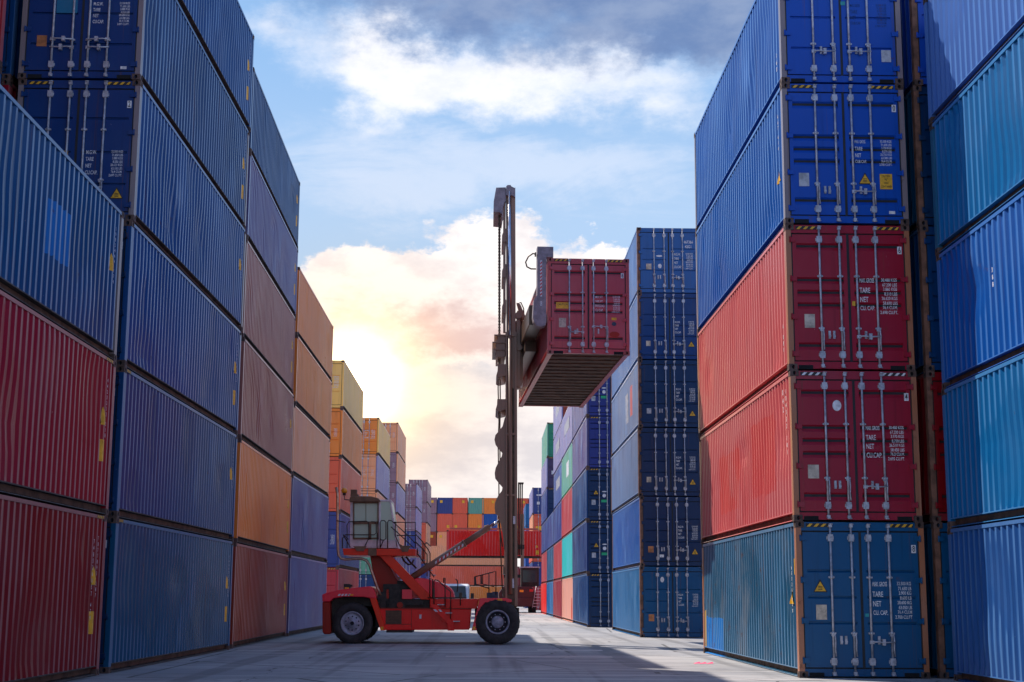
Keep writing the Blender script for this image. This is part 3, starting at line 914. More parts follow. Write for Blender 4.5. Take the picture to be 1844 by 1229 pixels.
# pale repair strips across the lane
brk = gt.noise(gt.mapv(tc, (0.12, 1.2, 1), (4, 9, 0)), 1.0, 4, 0.6)
cc = gt.mix(gt.m('MULTIPLY', gt.ramp(brk, 0.58, 0.62), 0.6), cc, (0.50, 0.48, 0.47))
gt.t.links.new(cc, gb.inputs['Base Color'])
gt.t.links.new(gt.m('ADD', 0.55, gt.m('MULTIPLY', n2, 0.35)), gb.inputs['Roughness'])
bp = gt.n('ShaderNodeBump', {'Strength': 0.35, 'Distance': 0.03})
gt.t.links.new(gt.m('SUBTRACT', gt.m('ADD', gt.m('MULTIPLY', n3, 0.4), n2), gt.m('MULTIPLY', lines, 0.6)), bp.inputs['Height'])
gt.t.links.new(bp.outputs[0], gb.inputs['Normal'])
b = MB(); b.face(((-900, -150, 0), (900, -150, 0), (900, 1500, 0), (-900, 1500, 0)))
tag(add('ground', b.mesh('ground'), gm), kind='structure')
# dark tyre-marked strips and pale repair patches are thin sheets on the concrete
M_PATCH = plain('pale_concrete', (0.50, 0.47, 0.45), 0.8, 0, 0.2, 2.5)
b = MB()
for (xa, xb, ya, yb) in ((-1.0, 3.1, 36.2, 36.9), (1.4, 3.2, 40.6, 41.5)):
    rnd = random.Random(int(xa * 10)); pts = []
    n = 14
    for k in range(n + 1): pts.append((xa + (xb - xa) * k / n, ya + rnd.uniform(-.12, .12), 0.004))
    for k in range(n + 1): pts.append((xb - (xb - xa) * k / n, yb + rnd.uniform(-.12, .12), 0.004))
    b.face(pts)
tag(add('repair_patch', b.mesh('repair_patch'), M_PATCH), kind='structure')

b = MB()
for k, (x, y) in enumerate(((0, 0), (.16, .05), (-.12, .1))):
    b.face(((x, y, .012), (x + .14, y + .02, .02), (x + .12, y + .12, .05), (x - .02, y + .10, .016)))
M_PINK = plain('pink_paper', (0.80, 0.06, 0.18), 0.6, 0, 0.1)
gp = Vector((4.75, 32.9, 0.0))
tag(add('paper_scrap', b.mesh('paper_scrap'), M_PINK, None, gp), 'small pink scrap of litter on the sunlit concrete by the right stack', 'litter')
# ------------------------------------------------------------------ stacks
ORD = ['bottom', 'second', 'third', 'fourth', 'fifth', 'sixth', 'seventh']
def stack(where, X, Y, levels, group, right, L=CL, rotz=0.0, detail=2):
    """levels from the ground up: dict(h, c, name, and container options)"""
    z = 0.0
    for k, lv in enumerate(levels):
        lv = dict(lv); h = lv.pop('h', HC); col = lv.pop('c'); nm = lv.pop('name', None) or (col if isinstance(col, str) else '')
        dt = lv.pop('detail', detail)
        lab = lv.pop('label', None)
        if lab is None:
            lab = '%s container, %s level of the %s' % (nm, ORD[k], where) if k else '%s container, ground level of the %s' % (nm, where)
        jx = random.uniform(-0.025, 0.025); jy = random.uniform(-0.02, 0.02)
        if right:
            loc = (X + jx, Y + jy, z)
        else:
            loc = (X - CW + jx, Y + jy, z)
        container(loc, h, col, lab, group, L=L, rotz=rotz, detail=dt, **lv)
        z += h
    return z

def left_marks(seed, tri=True, rect=True, digits=True, zr=0.75):
    f = []
    if tri: f.append(('sticker', 11.35, 11.70, 1.62, 1.95, 'tri', M_YEL, True))
    if rect: f.append(('sticker', 11.42, 11.72, zr, zr + 0.40, 'rect', M_YEL, True))
    if digits: f.append(('digits', seed, 11.665, 2.42, 10, 0.10, True))
    return f

GL = 'containers stacked along the left side of the lane'
GR = 'containers stacked along the right side of the lane'
GF = 'containers stacked at the far end of the lane'
# nearest left stack (three high, its near end behind the camera's left edge)
W = 'nearest left stack'
stack('nearest left stack', -7.06, 27.31 - CL, [
    dict(c='dark red', name='dark red', side_feat=left_marks(11) + [('digits', 12, 11.387, 2.35, 12, 0.11, True), ('rail', 11.5, 11.95, True)], label='dark red container on the ground at the left foreground edge'),
    dict(c='maroon', name='crimson', side_feat=left_marks(13, zr=0.95) + [('rail', 11.5, 11.95, True)], label='crimson container in left foreground, directly above the dark red bottom one'),
    dict(c='patched blue', name='blue', post=POST_GREY, side_feat=left_marks(14, rect=False), label='dented blue container topping the left foreground stack, with lighter blue repainted square'),
], GL, False)
# taller stack beyond, doors towards the camera
hz = [('hazard',), ('pockets',)]
WL2 = 'tall left stack with doors facing the camera'
stack(WL2, -7.008, 27.85, [
    dict(c='teal blue', endcol=DK_NAVY, feat=hz + [('digit', '3')], side_feat=left_marks(21) + [('rail', 0.2, 0.5, True)]),
    dict(c='blue2', name='blue', endcol=DK_NAVY, feat=hz + [('digit', '9')], side_feat=left_marks(22, rect=False) + [('rail', 0.2, 0.5, True)]),
    dict(c='blue', name='dark blue', endcol=DK_NAVY, feat=hz + [('digit', '7')], side_feat=left_marks(23)),
    dict(c='blue', endcol=DK_BLUE, rib='flat', post=POST_GREY, feat=hz + [('digit', '2'), ('weights', 'a', 0.50, 0.72), ('tri', 1, 0.78, 0.85), ('sign', 0, 0.74, 0.545, 0.30, 0.17, ('CAUTION', '9.6 HIGH', 'CONTAINER'))], side_feat=left_marks(24, rect=False),
         label='blue container with triangle sign on its door, fourth up in the tall left stack'),
    dict(c='deep blue', endcol=DK_BLUE, rib='flat', post=POST_GREY, feat=hz + [('weights', 'a', 0.42, 0.62), ('plate', 0, 0.28, 0.755, 0.2, 0.23, M_OPLATE), ('plate', 1, 0.80, 0.975, 0.12, 0.06, M_WHITE), ('plate', 0, 0.72, 0.42, 0.42, 0.5, paint('teal_patch', (0.01, 0.16, 0.30)))],
         handles=('high', 'across', 'across', 'high'), side_feat=left_marks(25), label='blue container with crossed door handles, fifth up in the tall left stack'),
    dict(c='blue', endcol=DK_BLUE, feat=hz, side_feat=left_marks(26)),
], GL, False, rotz=-0.0101)
stack('third bay of the left row', -6.99, 40.85, [  # third to fifth levels hold the warm flare tint in their paint colour
    dict(c='brown', name='dark brown', side_feat=left_marks(31, digits=False)),
    dict(c='orange', name='rusty orange', side_feat=left_marks(32, digits=False)),
    dict(c='rosewood', name='dull rosewood', side_feat=left_marks(33, rect=False), h=HC),
    dict(c='rosewood', name='dusty pink', side_feat=left_marks(34)),
    dict(c='slate', name='dusky slate', h=STD, side_feat=left_marks(35)),
    dict(c='deep blue', name='dark blue', h=STD, side_feat=left_marks(36, digits=False)),
], GL, False, detail=1, rotz=0.0145)
stack('fourth bay of the left row', -7.12, 53.25, [  # orange and mauve tones here are flare glow put into the base colours
    dict(c='slate', name='slate blue'), dict(c='slate', name='greyish violet'), dict(c='salmon', name='pale salmon', h=STD),
    dict(c='orange', name='light orange', h=STD), dict(c='orange', name='dusty orange', h=STD),
], GL, False, detail=1)
far = dict(rib='multi')
stack('stack behind the first left gap', -7.76, 77.0, [  # upper levels painted golden to carry the flare's glow
    dict(c='red', name='dull red', feat=[('hazard',)]), dict(c='violet blue', name='violet', feat=[('weights', 'a', .4, .6), ('plate', 0, .6, .75, .3, .3, M_YEL)]), dict(c='coral', name='coral orange'),
    dict(c='orange', name='bright orange', h=STD, feat=[('weights', 'd', .4, .6), ('plate', 0, .5, .55, .4, .4, M_YEL)]), dict(c='amber', name='amber', h=STD, feat=[('weights', 'd', .3, .6)]),
], GL, False, detail=1)
stack('five high stack behind the second left gap', -7.76, 102.5, [  # amber and orange up here are glow coloured into sides and doors
    dict(c='deep blue', name='dark blue'), dict(c='pale green', name='pale green'), dict(c='salmon', name='salmon'),
    dict(c='pale mauve', name='pale lilac', endcol=PAL['salmon'], h=STD, feat=[('weights', 'd', .4, .6)]), dict(c='amber', name='amber', endcol=PAL['orange'], h=STD, feat=[('weights', 'd', .3, .6)]),
], GL, False, detail=1)
stack('six high stack behind the third left gap', -7.76, 124.7, [  # salmon and mauve include the flare's warm cast as base colour
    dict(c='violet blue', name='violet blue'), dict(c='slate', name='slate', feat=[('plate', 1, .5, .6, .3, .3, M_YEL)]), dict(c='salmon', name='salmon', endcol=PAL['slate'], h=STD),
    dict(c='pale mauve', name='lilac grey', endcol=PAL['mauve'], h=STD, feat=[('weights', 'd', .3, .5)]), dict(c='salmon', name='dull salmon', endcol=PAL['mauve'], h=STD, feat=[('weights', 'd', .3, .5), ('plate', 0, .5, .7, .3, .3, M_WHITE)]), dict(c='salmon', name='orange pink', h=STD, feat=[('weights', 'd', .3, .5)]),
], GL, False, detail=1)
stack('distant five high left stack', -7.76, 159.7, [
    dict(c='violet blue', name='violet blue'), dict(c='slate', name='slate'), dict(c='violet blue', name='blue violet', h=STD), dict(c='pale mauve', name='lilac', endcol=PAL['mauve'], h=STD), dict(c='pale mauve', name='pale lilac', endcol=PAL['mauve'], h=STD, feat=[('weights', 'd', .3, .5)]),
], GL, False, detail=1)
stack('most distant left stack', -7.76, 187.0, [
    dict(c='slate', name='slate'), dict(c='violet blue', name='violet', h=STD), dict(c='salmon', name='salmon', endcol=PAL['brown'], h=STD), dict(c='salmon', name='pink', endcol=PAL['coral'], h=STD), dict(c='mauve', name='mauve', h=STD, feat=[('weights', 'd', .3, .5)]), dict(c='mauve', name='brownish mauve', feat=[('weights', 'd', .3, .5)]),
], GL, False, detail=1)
# second rank behind the left row: only its upper storeys show over the foreground stack
stack('back rank behind the tall left stack', -9.62, 27.9, [
    dict(c='deep blue', name='blue'), dict(c='red', name='red'), dict(c='blue', name='blue'), dict(c='maroon', name='maroon', post=PAL['maroon']), dict(c='deep blue', name='dark blue', feat=[('pockets',)]), dict(c='blue', name='blue'),
], GL, False)
stack('back rank behind the left foreground stack', -9.60, 27.3 - CL, [
    dict(c='blue', name='blue'), dict(c='brown', name='brown'), dict(c='red', name='red'), dict(c='deep blue', name='blue'), dict(c='red', name='red'), dict(c='red', name='faded red'),
], GL, False, detail=1)

# right row
WR2 = 'right stack with doors facing the camera'
stack(WR2, 5.80, 27.58, [
    dict(c='patched teal', name='weathered blue', endcol=DK_TEAL, post=POST_ORANGE, feat=[('hazard',), ('pockets',), ('digit', '8'), ('tri', 0, 0.29, 0.40), ('plate', 0, 0.30, 0.595, 0.20, 0.275, M_PLATE), ('weights', 'e', 0.365, 0.645), ('plate', 1, 0.055, 0.615, 0.07, 0.06, M_TEAL)],
         side_feat=[('sticker', 0.42, 0.75, 1.35, 1.70, 'tri', M_YEL, False), ('sticker', 0.20, 0.28, 1.9, 2.2, 'rect', M_YEL, False), ('digits', 41, 0.483, 2.0, 8, 0.10, False)],
         label='weathered blue container on the ground with numeral 8 on its door'),
    dict(c='red side', name='red', endcol=DK_MAROON2, post=POST_ORANGE, rib='ribbed', feat=[('hazard', M_WHITE), ('pockets',), ('digit', '4'), ('weights', 'd', 0.345, 0.615), ('oval', 0, 0.71, 0.195, 0.17, 0.21, M_WHITE), ('plate', 0, 0.25, 0.70, 0.21, 0.26, M_PLATE)],
         side_feat=[('digits', 42, 0.483, 2.5, 9, 0.13, False), ('digits', 43, 0.761, 2.5, 3, 0.16, False)], label='scuffed red container with white oval sticker, second up on the right'),
    dict(c='red side2', name='red', endcol=DK_MAROON, post=POST_ORANGE, rib='ribbed', feat=[('hazard',), ('pockets',), ('digit', '6'), ('weights', 'c', 0.345, 0.635), ('plate', 0, 0.28, 0.69, 0.20, 0.27, M_PLATE), ('plate', 1, 0.05, 0.55, 0.06, 0.09, M_YEL)],
         side_feat=[('digits', 44, 0.483, 0.9, 4, 0.12, False)], label='red container with numeral 6 plate, third up on the right'),
    dict(c='royal', name='blue', endcol=DK_BRIGHT, post=POST_GREY, rib='ribbed', feat=[('hazard',), ('pockets',), ('digit', '0'), ('weights', 'b', 0.385, 0.60), ('tri', 1, 0.34, 0.70), ('sign', 1, 0.73, 0.725, 0.245, 0.31, ('CAUTION', "9'6\"", 'HIGH', 'CONTAINER')), ('plate', 0, 0.25, 0.715, 0.20, 0.27, M_GPLATE), ('plate', 1, 0.82, 0.975, 0.12, 0.06, M_WHITE)],
         side_feat=[('sticker', 0.42, 0.75, 1.0, 1.35, 'tri', M_YEL, False), ('digits', 45, 0.483, 2.3, 6, 0.11, False)], label='bright blue container with yellow caution sign, fourth up on the right'),
    dict(c='royal', name='blue', endcol=DK_BRIGHT, post=POST_GREY, rib='flat', feat=[('hazard',), ('pockets',), ('weights', 'b', 0.40, 0.60, DK_BLUE), ('plate', 1, 0.82, 0.84, 0.19, 0.25, M_GPLATE), ('plate', 1, 0.03, 0.40, 0.09, 0.08, M_TEAL)],
         handles=('across', 'down', 'across', 'down'), side_feat=[('digits', 46, 0.483, 0.7, 3, 0.14, False)], label='blue container topping the right stack, grey plate on its right door'),
], GR, True)
stack('back rank beside the right stack', 8.46, 27.62, [
    dict(c='teal blue', name='teal blue', post=M_RUST, endcol=DK_TEAL), dict(c='dark red', name='dark red', post=M_RUST, rib='ribbed'), dict(c='deep blue', name='dark blue', post=M_RUST), dict(c='teal blue', name='teal', post=M_RUST, endcol=DK_NAVY),
    dict(c='bright blue', name='bright blue', post=M_RUST),
], GR, True)
stack('right foreground stack', 8.52, 26.98 - CL, [
    dict(h=2.75, c='light blue', name='dark blue', label='dark blue container on the ground at the right edge'),
    dict(c='azure', name='azure', h=STD, label='azure container, second up at the right foreground edge'),
    dict(c='royal', name='royal blue', h=STD, side_feat=[('digits', 51, 9.2, 1.6, 3, 0.12, False)], label='royal blue scuffed container, third up at the right edge'),
    dict(c='azure', name='azure', h=STD, post=paint('post_teal', (0.02, 0.13, 0.24), rust=0.7), label='light azure container, fourth up at the right edge'),
    dict(c='lavender', name='lavender blue', h=STD, label='lavender blue container high at the top right corner'),
], GR, True)
WR3 = 'third bay of the right row'
sq = [('plate', 0, .27, .77, .17, .2, M_PLATE)]
stack(WR3, 5.66, 54.5, [
    dict(h=STD, c='azure', name='azure', endcol=DK_TEAL, post=M_RUST, feat=[('weights', 'a', .36, .58), ('oval', 0, .66, .13, .14, .2, M_WHITE), ('plate', 0, .27, .76, .2, .25, M_OPLATE)]),
    dict(h=STD, c='royal', name='royal blue', endcol=DK_NAVY, post=M_RUST, feat=[('weights', 'a', .40, .64), ('tri', 1, .75, .83), ('plate', 0, .25, .80, .2, .23, M_OPLATE), ('plate', 0, .63, .91, .16, .1, M_WHITE)]),
    dict(h=STD, c='washed blue', name='weathered greyish blue', endcol=DK_NAVY, post=M_RUST, feat=[('weights', 'a', .40, .64), ('tri', 1, .75, .83), ('plate', 0, .25, .80, .17, .2, M_PLATE)]),
    dict(h=STD, c='washed blue', name='streaked greyish blue', endcol=DK_NAVY, post=M_RUST, feat=[('weights', 'a', .40, .64), ('tri', 1, .75, .83), ('plate', 0, .25, .80, .17, .2, M_GPLATE)], side_feat=[('sticker', 4.1, 5.3, 0.7, 1.9, 'rect', M_GPLATE, False), ('sticker', 2.5, 3.4, 0.8, 2.0, 'rect', paint('red_patch', (0.55, 0.10, 0.12)), False)]),
    dict(h=STD, c='grey blue', name='greyish blue', endcol=DK_BLUE, post=M_RUST, feat=[('weights', 'a', .40, .64), ('tri', 1, .75, .80), ('plate', 0, .25, .80, .17, .2, M_PLATE)]),
    dict(h=STD, c='grey blue', name='pale blue', endcol=paint('door_mid_blue', (0.012, 0.10, 0.33)), post=M_RUST, feat=[('oval', 0, .68, .42, .24, .07, M_WHITE), ('oval', 0, .7, .60, .14, .18, M_WHITE), ('plate', 0, .3, .61, .2, .22, M_PLATE), ('text', 1, .70, .19, .16, ('467366', '42G1')), ('weights', 'a', .36, .66)]),
], GR, True)
WR4 = 'fourth bay of the right row'
st4 = [('hazard',), ('tri', 0, .33, .45), ('oval', 0, .72, .44, .24, .06, M_WHITE), ('oval', 0, .72, .53, .18, .18, M_WHITE), ('plate', 0, .72, .65, .3, .13, M_GREEN), ('plate', 0, .22, .68, .2, .25, M_GPLATE)]
stack(WR4, 4.88, 72.15, [
    dict(h=STD, c='deep blue', name='dark blue', endcol=DK_NAVY, rib='multi', feat=[('hazard',)]), dict(h=STD, c='navy', name='navy', endcol=DK_NAVY, rib='multi', feat=st4),
    dict(h=STD, c='deep blue', name='navy blue', endcol=DK_NAVY, rib='multi', feat=st4), dict(h=STD, c='slate', name='slate violet', endcol=paint('door_indigo', (0.02, 0.035, 0.22)), rib='multi', feat=[('hazard',)]),
    dict(h=STD, c='slate', name='dusky blue', endcol=paint('door_indigo', (0, 0, 0)), rib='multi', feat=st4), dict(h=STD, c='slate', name='slate blue', endcol=DK_BLUE, rib='multi', feat=st4),
], GR, True, detail=1)
pw = [('sticker', 3, 8.5, 1.2, 1.9, 'rect', M_GPLATE, False)]
stack('fifth bay of the right row', 4.88, 84.4, [
    dict(h=STD, c='peach', name='peach'), dict(h=STD, c='turquoise', name='turquoise'), dict(h=STD, c='red', name='red'), dict(h=STD, c='pale green', name='pale green', side_feat=[('sticker', 4, 6.5, 1.0, 1.9, 'rect', M_WHITE, False)]), dict(h=STD, c='pale mauve', name='lilac', side_feat=pw),
], GR, True, detail=1)
stack('sixth bay of the right row', 4.88, 96.65, [
    dict(h=STD, c='maroon', name='maroon'), dict(h=STD, c='red', name='crimson'), dict(h=STD, c='violet blue', name='blue'), dict(h=STD, c='logo blue', name='blue with white patch', side_feat=pw), dict(h=STD, c='pale mauve', name='lilac', side_feat=pw), dict(h=STD, c='pale mauve', name='pinkish lilac', endcol=PAL['brown'], side_feat=pw),
], GR, True, detail=1)
stack('seventh bay of the right row', 4.88, 108.9, [
    dict(h=STD, c='azure', name='azure'), dict(h=STD, c='teal blue', name='teal blue'), dict(h=STD, c='violet blue', name='blue'),
], GR, True, detail=1)
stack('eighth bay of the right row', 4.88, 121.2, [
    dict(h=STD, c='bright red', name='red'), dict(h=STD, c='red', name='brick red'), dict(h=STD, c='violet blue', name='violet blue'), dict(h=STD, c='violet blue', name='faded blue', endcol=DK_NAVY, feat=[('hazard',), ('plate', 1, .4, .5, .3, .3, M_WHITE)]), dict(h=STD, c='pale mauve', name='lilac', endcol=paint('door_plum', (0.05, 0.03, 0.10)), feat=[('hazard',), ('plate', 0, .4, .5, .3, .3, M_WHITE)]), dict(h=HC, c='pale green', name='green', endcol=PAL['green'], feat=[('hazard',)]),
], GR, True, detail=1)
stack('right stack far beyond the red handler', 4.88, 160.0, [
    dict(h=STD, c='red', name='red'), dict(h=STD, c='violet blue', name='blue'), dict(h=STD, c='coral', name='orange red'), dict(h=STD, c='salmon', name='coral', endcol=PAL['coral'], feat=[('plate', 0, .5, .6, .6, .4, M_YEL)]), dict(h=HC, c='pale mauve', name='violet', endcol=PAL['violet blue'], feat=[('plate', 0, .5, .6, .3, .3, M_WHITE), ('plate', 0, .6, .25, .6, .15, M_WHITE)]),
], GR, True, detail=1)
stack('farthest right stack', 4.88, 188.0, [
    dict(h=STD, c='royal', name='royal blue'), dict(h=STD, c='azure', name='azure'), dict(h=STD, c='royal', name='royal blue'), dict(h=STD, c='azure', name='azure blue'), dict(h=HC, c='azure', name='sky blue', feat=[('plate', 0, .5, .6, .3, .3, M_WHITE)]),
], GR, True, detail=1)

# end wall: container ends, and two side-on stacks in front of it
xs = [(757.5, 'mauve'), (786.5, 'violet blue'), (813.5, 'coral'), (842.5, 'teal'), (867.5, 'orange'), (896, 'orange'), (923, 'coral'), (951, 'red')]
row4 = ['mauve', 'coral', 'coral', 'orange', 'royal', 'orange', 'red', 'coral']
row3 = ['brown', 'salmon', 'salmon', 'orange', 'coral', 'orange', 'coral', 'red']
cn = {'mauve': 'mauve', 'violet blue': 'violet blue', 'coral': 'coral orange', 'teal': 'pale teal', 'orange': 'orange', 'red': 'red', 'royal': 'royal blue', 'brown': 'brown', 'salmon': 'salmon'}
pos = ['leftmost', 'second', 'third', 'fourth', 'fifth', 'sixth', 'seventh', 'last']
for k, (px, ctop) in enumerate(xs):
    X = at(px, 1000, 235).x
    for lev, (cname, h, z, rown) in enumerate(((row3[k], HC, 2 * HC + STD + 0.305, 'third'), (row4[k], HC, 3 * HC + STD + 0.305, 'second'), (ctop, STD, 4 * HC + STD + 0.305, 'top'))):
        ft = [('plate', 1, 0.15, 0.25, 0.5, 0.5, M_YEL)] if (k + lev) % 3 == 0 else []
        lab = '%s container end, %s from the left, %s row of the far wall' % (cn[cname], pos[k], rown)
        t = container((X + CW, 235 + CL, z), h, cname, lab, GF, detail=0, rotz=math.pi)
        add('sticker', plate_mesh(0.42, 0.42), M_YEL, t, (CW - 0.6 if (k + lev) % 2 else 0.7, CL - 0.012, h * (0.75 if lev != 1 else 0.3)))
for k, cname in enumerate(('orange', 'coral', 'salmon')):
    p = at(774, 1000, 215)
    container((p.x, 215 + CW, k * HC), HC, cname, '%s container lying side-on across the far end, %s' % (('orange', 'coral', 'salmon')[k], ('on the ground', 'second layer', 'third layer')[k]), GF, rotz=-math.pi / 2, detail=0)
for k, cname in enumerate(('azure', 'dark red')):
    p = at(932, 1000, 216)
    container((p.x, 216 + CW, k * HC), HC, cname, ('azure container side-on behind the distant red handler', 'dark red container side-on above the azure one')[k], GF, rotz=-math.pi / 2, detail=0)

# ------------------------------------------------------------------ machines
M_RED = paint('handler_red', (0.93, 0.008, 0.010), rust=0.03, fade=0.04, rough=0.25, dirt=0.3, chalk=(0.6, 0.3, 0.3), spec=0.25)
M_ORED = paint('handler_orange_red', (0.90, 0.035, 0.008), rust=0.05, fade=0.03, rough=0.3, dirt=0.3, spec=0.25)
M_DRED = paint('handler_dark_red', (0.36, 0.022, 0.010), rust=0.2, fade=0.1, rough=0.4, dirt=0.5, spec=0.25)
M_HRED = paint('hood_red', (0.95, 0.04, 0.07), rust=0.02, fade=0.1, rough=0.22, dirt=0.15, spec=0.25)
M_MAST = paint('mast_brown', (0.30, 0.175, 0.115), rust=0.15, fade=0.2, rough=0.34, dirt=0.5, chalk=(0.4, 0.34, 0.32))
M_GREASE = plain('greasy_steel', (0.075, 0.045, 0.028), 0.45, 0.3, 0.5, 8)
M_MACH = plain('black_machinery', (0.022, 0.018, 0.015), 0.55, 0.1, 0.6, 9)
M_TYRE = plain('tyre_rubber', (0.030, 0.028, 0.028), 0.78, 0, 0.35, 6, bump=0.2)
M_RIM = plain('grey_rim', (0.30, 0.31, 0.38), 0.45, 0.2, 0.3, 8)
M_RIMD = plain('dark_rim', (0.035, 0.035, 0.045), 0.6, 0.2, 0.3, 8)
M_CAB = plain('cab_grey', (0.72, 0.63, 0.66), 0.45, 0, 0.15, 5)
M_TRIM = plain('cab_trim', (0.17, 0.085, 0.04), 0.5, 0, 0.3, 6)
M_RAIL = plain('black_rail', (0.045, 0.024, 0.015), 0.4, 0.2, 0.3, 6)
M_COPPER = plain('exhaust_steel', (0.48, 0.34, 0.25), 0.32, 0.8, 0.3, 6)
M_CHROME = plain('chrome_rod', (0.72, 0.70, 0.74), 0.15, 1.0, 0.1, 6)
M_AMBER = plain('amber_lens', (0.95, 0.34, 0.01), 0.25, 0, 0.1)
M_ARM = plain('spreader_grey', (0.26, 0.22, 0.24), 0.5, 0.1, 0.25, 5)
M_BOXB = plain('battery_blue', (0.03, 0.05, 0.09), 0.5, 0, 0.3)
M_SRED = plain('stripe_red', (0.62, 0.02, 0.02), 0.45, 0, 0.1)
M_SEAT = plain('seat_fabric', (0.03, 0.03, 0.035), 0.8, 0, 0.2)
M_VAN = plain('white_van_paint', (0.74, 0.76, 0.80), 0.3, 0, 0.08, 3)
gl, gn, gb_ = new_mat('window_glass')
gl.node_tree.nodes.remove(gb_)
tr = gn.n('ShaderNodeBsdfTransparent', {'Color': (0.80, 0.90, 0.84, 1)})
gs = gn.n('ShaderNodeBsdfPrincipled', {'Base Color': (0.74, 0.90, 0.72, 1), 'Roughness': 0.2})
mx = gn.n('ShaderNodeMixShader', {'Fac': 0.62})
gn.t.links.new(tr.outputs[0], mx.inputs[1]); gn.t.links.new(gs.outputs[0], mx.inputs[2])
gn.t.links.new(mx.outputs[0], gl.node_tree.nodes['Material Output'].inputs['Surface'])
M_GLASS = gl
gl2, gn2, gb2 = new_mat('windscreen_glass')
gb2.inputs['Base Color'].default_value = (0.03, 0.045, 0.05, 1); gb2.inputs['Roughness'].default_value = 0.08
M_WIND = gl2

class Machine:
    """collects parts whose shapes are given in world space and hangs them under one empty"""
    def __init__(s, name, origin, label, cat):
        s.o = Vector(origin); s.root = empty(name, origin, 0, label, cat)
    def part(s, name, b, mats, parent=None, bevel=0.0):
        b.v = [tuple(Vector(v) - s.o) for v in b.v]
        o = add(name, b.mesh(name), mats, parent or s.root)
        if bevel:
            md = o.modifiers.new('edge', 'BEVEL'); md.width = bevel; md.segments = 2; md.limit_method = 'ANGLE'; md.angle_limit = R(35)
        return o

def PX(pts, Y):
    return [at(x, y, Y) for x, y in pts]
def pr(b, pts, y0, y1, mi=0):
    b.prism(PX(pts, y0), (0, y1 - y0, 0), mi)
def rect(b, x0, y0, x1, y1, Y0, Y1, mi=0):
    pr(b, [(x0, y1), (x1, y1), (x1, y0), (x0, y0)], Y0, Y1, mi)
def rail(b, pts, Y, r=0.018):
    b.tube(PX(pts, Y), r, 7)

g0 = at(760, 1160, 47.0); g0.z = 0
H = Machine('container_handler', (g0.x, 47.0, 0), 'red empty container handler with raised mast holding a container over the lane', 'forklift')
# wheels -----------------------------------------------------------
def wheel(xc, rad, y0, wd, rim_r, deep, sgn):
    """tyre and rim, outer face at y0, sgn=+1 when the outer face looks to -y"""
    b = MB(); s = sgn
    t = [(rim_r, 0.06 * s), (rim_r + .02, 0.015 * s), (rim_r + (rad - rim_r) * .45, 0.0), (rad - .09, 0.012 * s), (rad - .03, 0.045 * s), (rad, 0.085 * s), (rad, (wd - .085) * s), (rad - .03, (wd - .045) * s), (rim_r, wd * s)]
    b.lathe(xc, rad, t, 48, 0, y0)
    n = 26
    for k in range(n):                                   # tread lugs
        a = 2 * math.pi * k / n
        ca, sa = math.cos(a), math.sin(a)
        p = Vector((xc + (rad - .004) * ca, y0 + .05 * s, rad + (rad - .004) * sa))
        q = Vector((xc + (rad - .004) * math.cos(a + .1), y0 + (wd - .05) * s, rad + (rad - .004) * math.sin(a + .1)))
        b.cyl(p, q, 0.017, 4, smooth=False)
    ty = H.part('wheel', b, M_TYRE)
    b = MB()
    if deep:
        b.lathe(xc, rad, [(rim_r + .012, 0.03 * s), (rim_r + .005, 0.012 * s), (rim_r - .03, 0.016 * s), (rim_r - .045, 0.05 * s)], 40, 0, y0)
        b.lathe(xc, rad, [(rim_r - .045, 0.05 * s), (rim_r - .07, 0.16 * s), (.19, 0.19 * s)], 40, 1, y0)
        b.lathe(xc, rad, [(.19, 0.19 * s), (.185, 0.075 * s), (.165, 0.06 * s), (.0005, 0.055 * s)], 32, 0, y0)
        for k in range(10):
            a = 2 * math.pi * k / 10
            b.cyl((xc + .235 * math.cos(a), y0 + .12 * s, rad + .235 * math.sin(a)), (xc + .235 * math.cos(a), y0 + .18 * s, rad + .235 * math.sin(a)), .02, 6, mi=0)
    else:
        b.lathe(xc, rad, [(rim_r + .012, 0.03 * s), (rim_r + .004, 0.012 * s), (rim_r - .03, 0.02 * s), (rim_r - .05, 0.075 * s), (.25, 0.055 * s), (.13, 0.05 * s), (.12, 0.02 * s), (.075, 0.0), (.06, -.02 * s)], 40, 0, y0)
        b.lathe(xc, rad, [(.06, -.02 * s), (.05, 0.03 * s), (.0005, .03 * s)], 20, 1, y0)
        for k in range(10):
            a = 2 * math.pi * (k + .5) / 10
            b.cyl((xc + .205 * math.cos(a), y0 + .045 * s, rad + .205 * math.sin(a)), (xc + .205 * math.cos(a), y0 + .06 * s, rad + .205 * math.sin(a)), .024, 8, mi=1)
    H.part('rim', b, [M_RIM, M_RIMD], ty)
xr = at(634, 1123, 45.4).x; xf = at(896, 1125, 45.4).x
wheel(xr, 0.618, 45.42, 0.40, 0.35, False, 1)
wheel(xr, 0.618, 48.6, 0.40, 0.35, False, -1)
wheel(xf, 0.682, 45.35, 0.46, 0.36, True, 1)
wheel(xf - .02, 0.682, 48.7, 0.46, 0.36, True, -1)
wheel(xf - .02, 0.682, 45.87, 0.40, 0.36, True, 1)
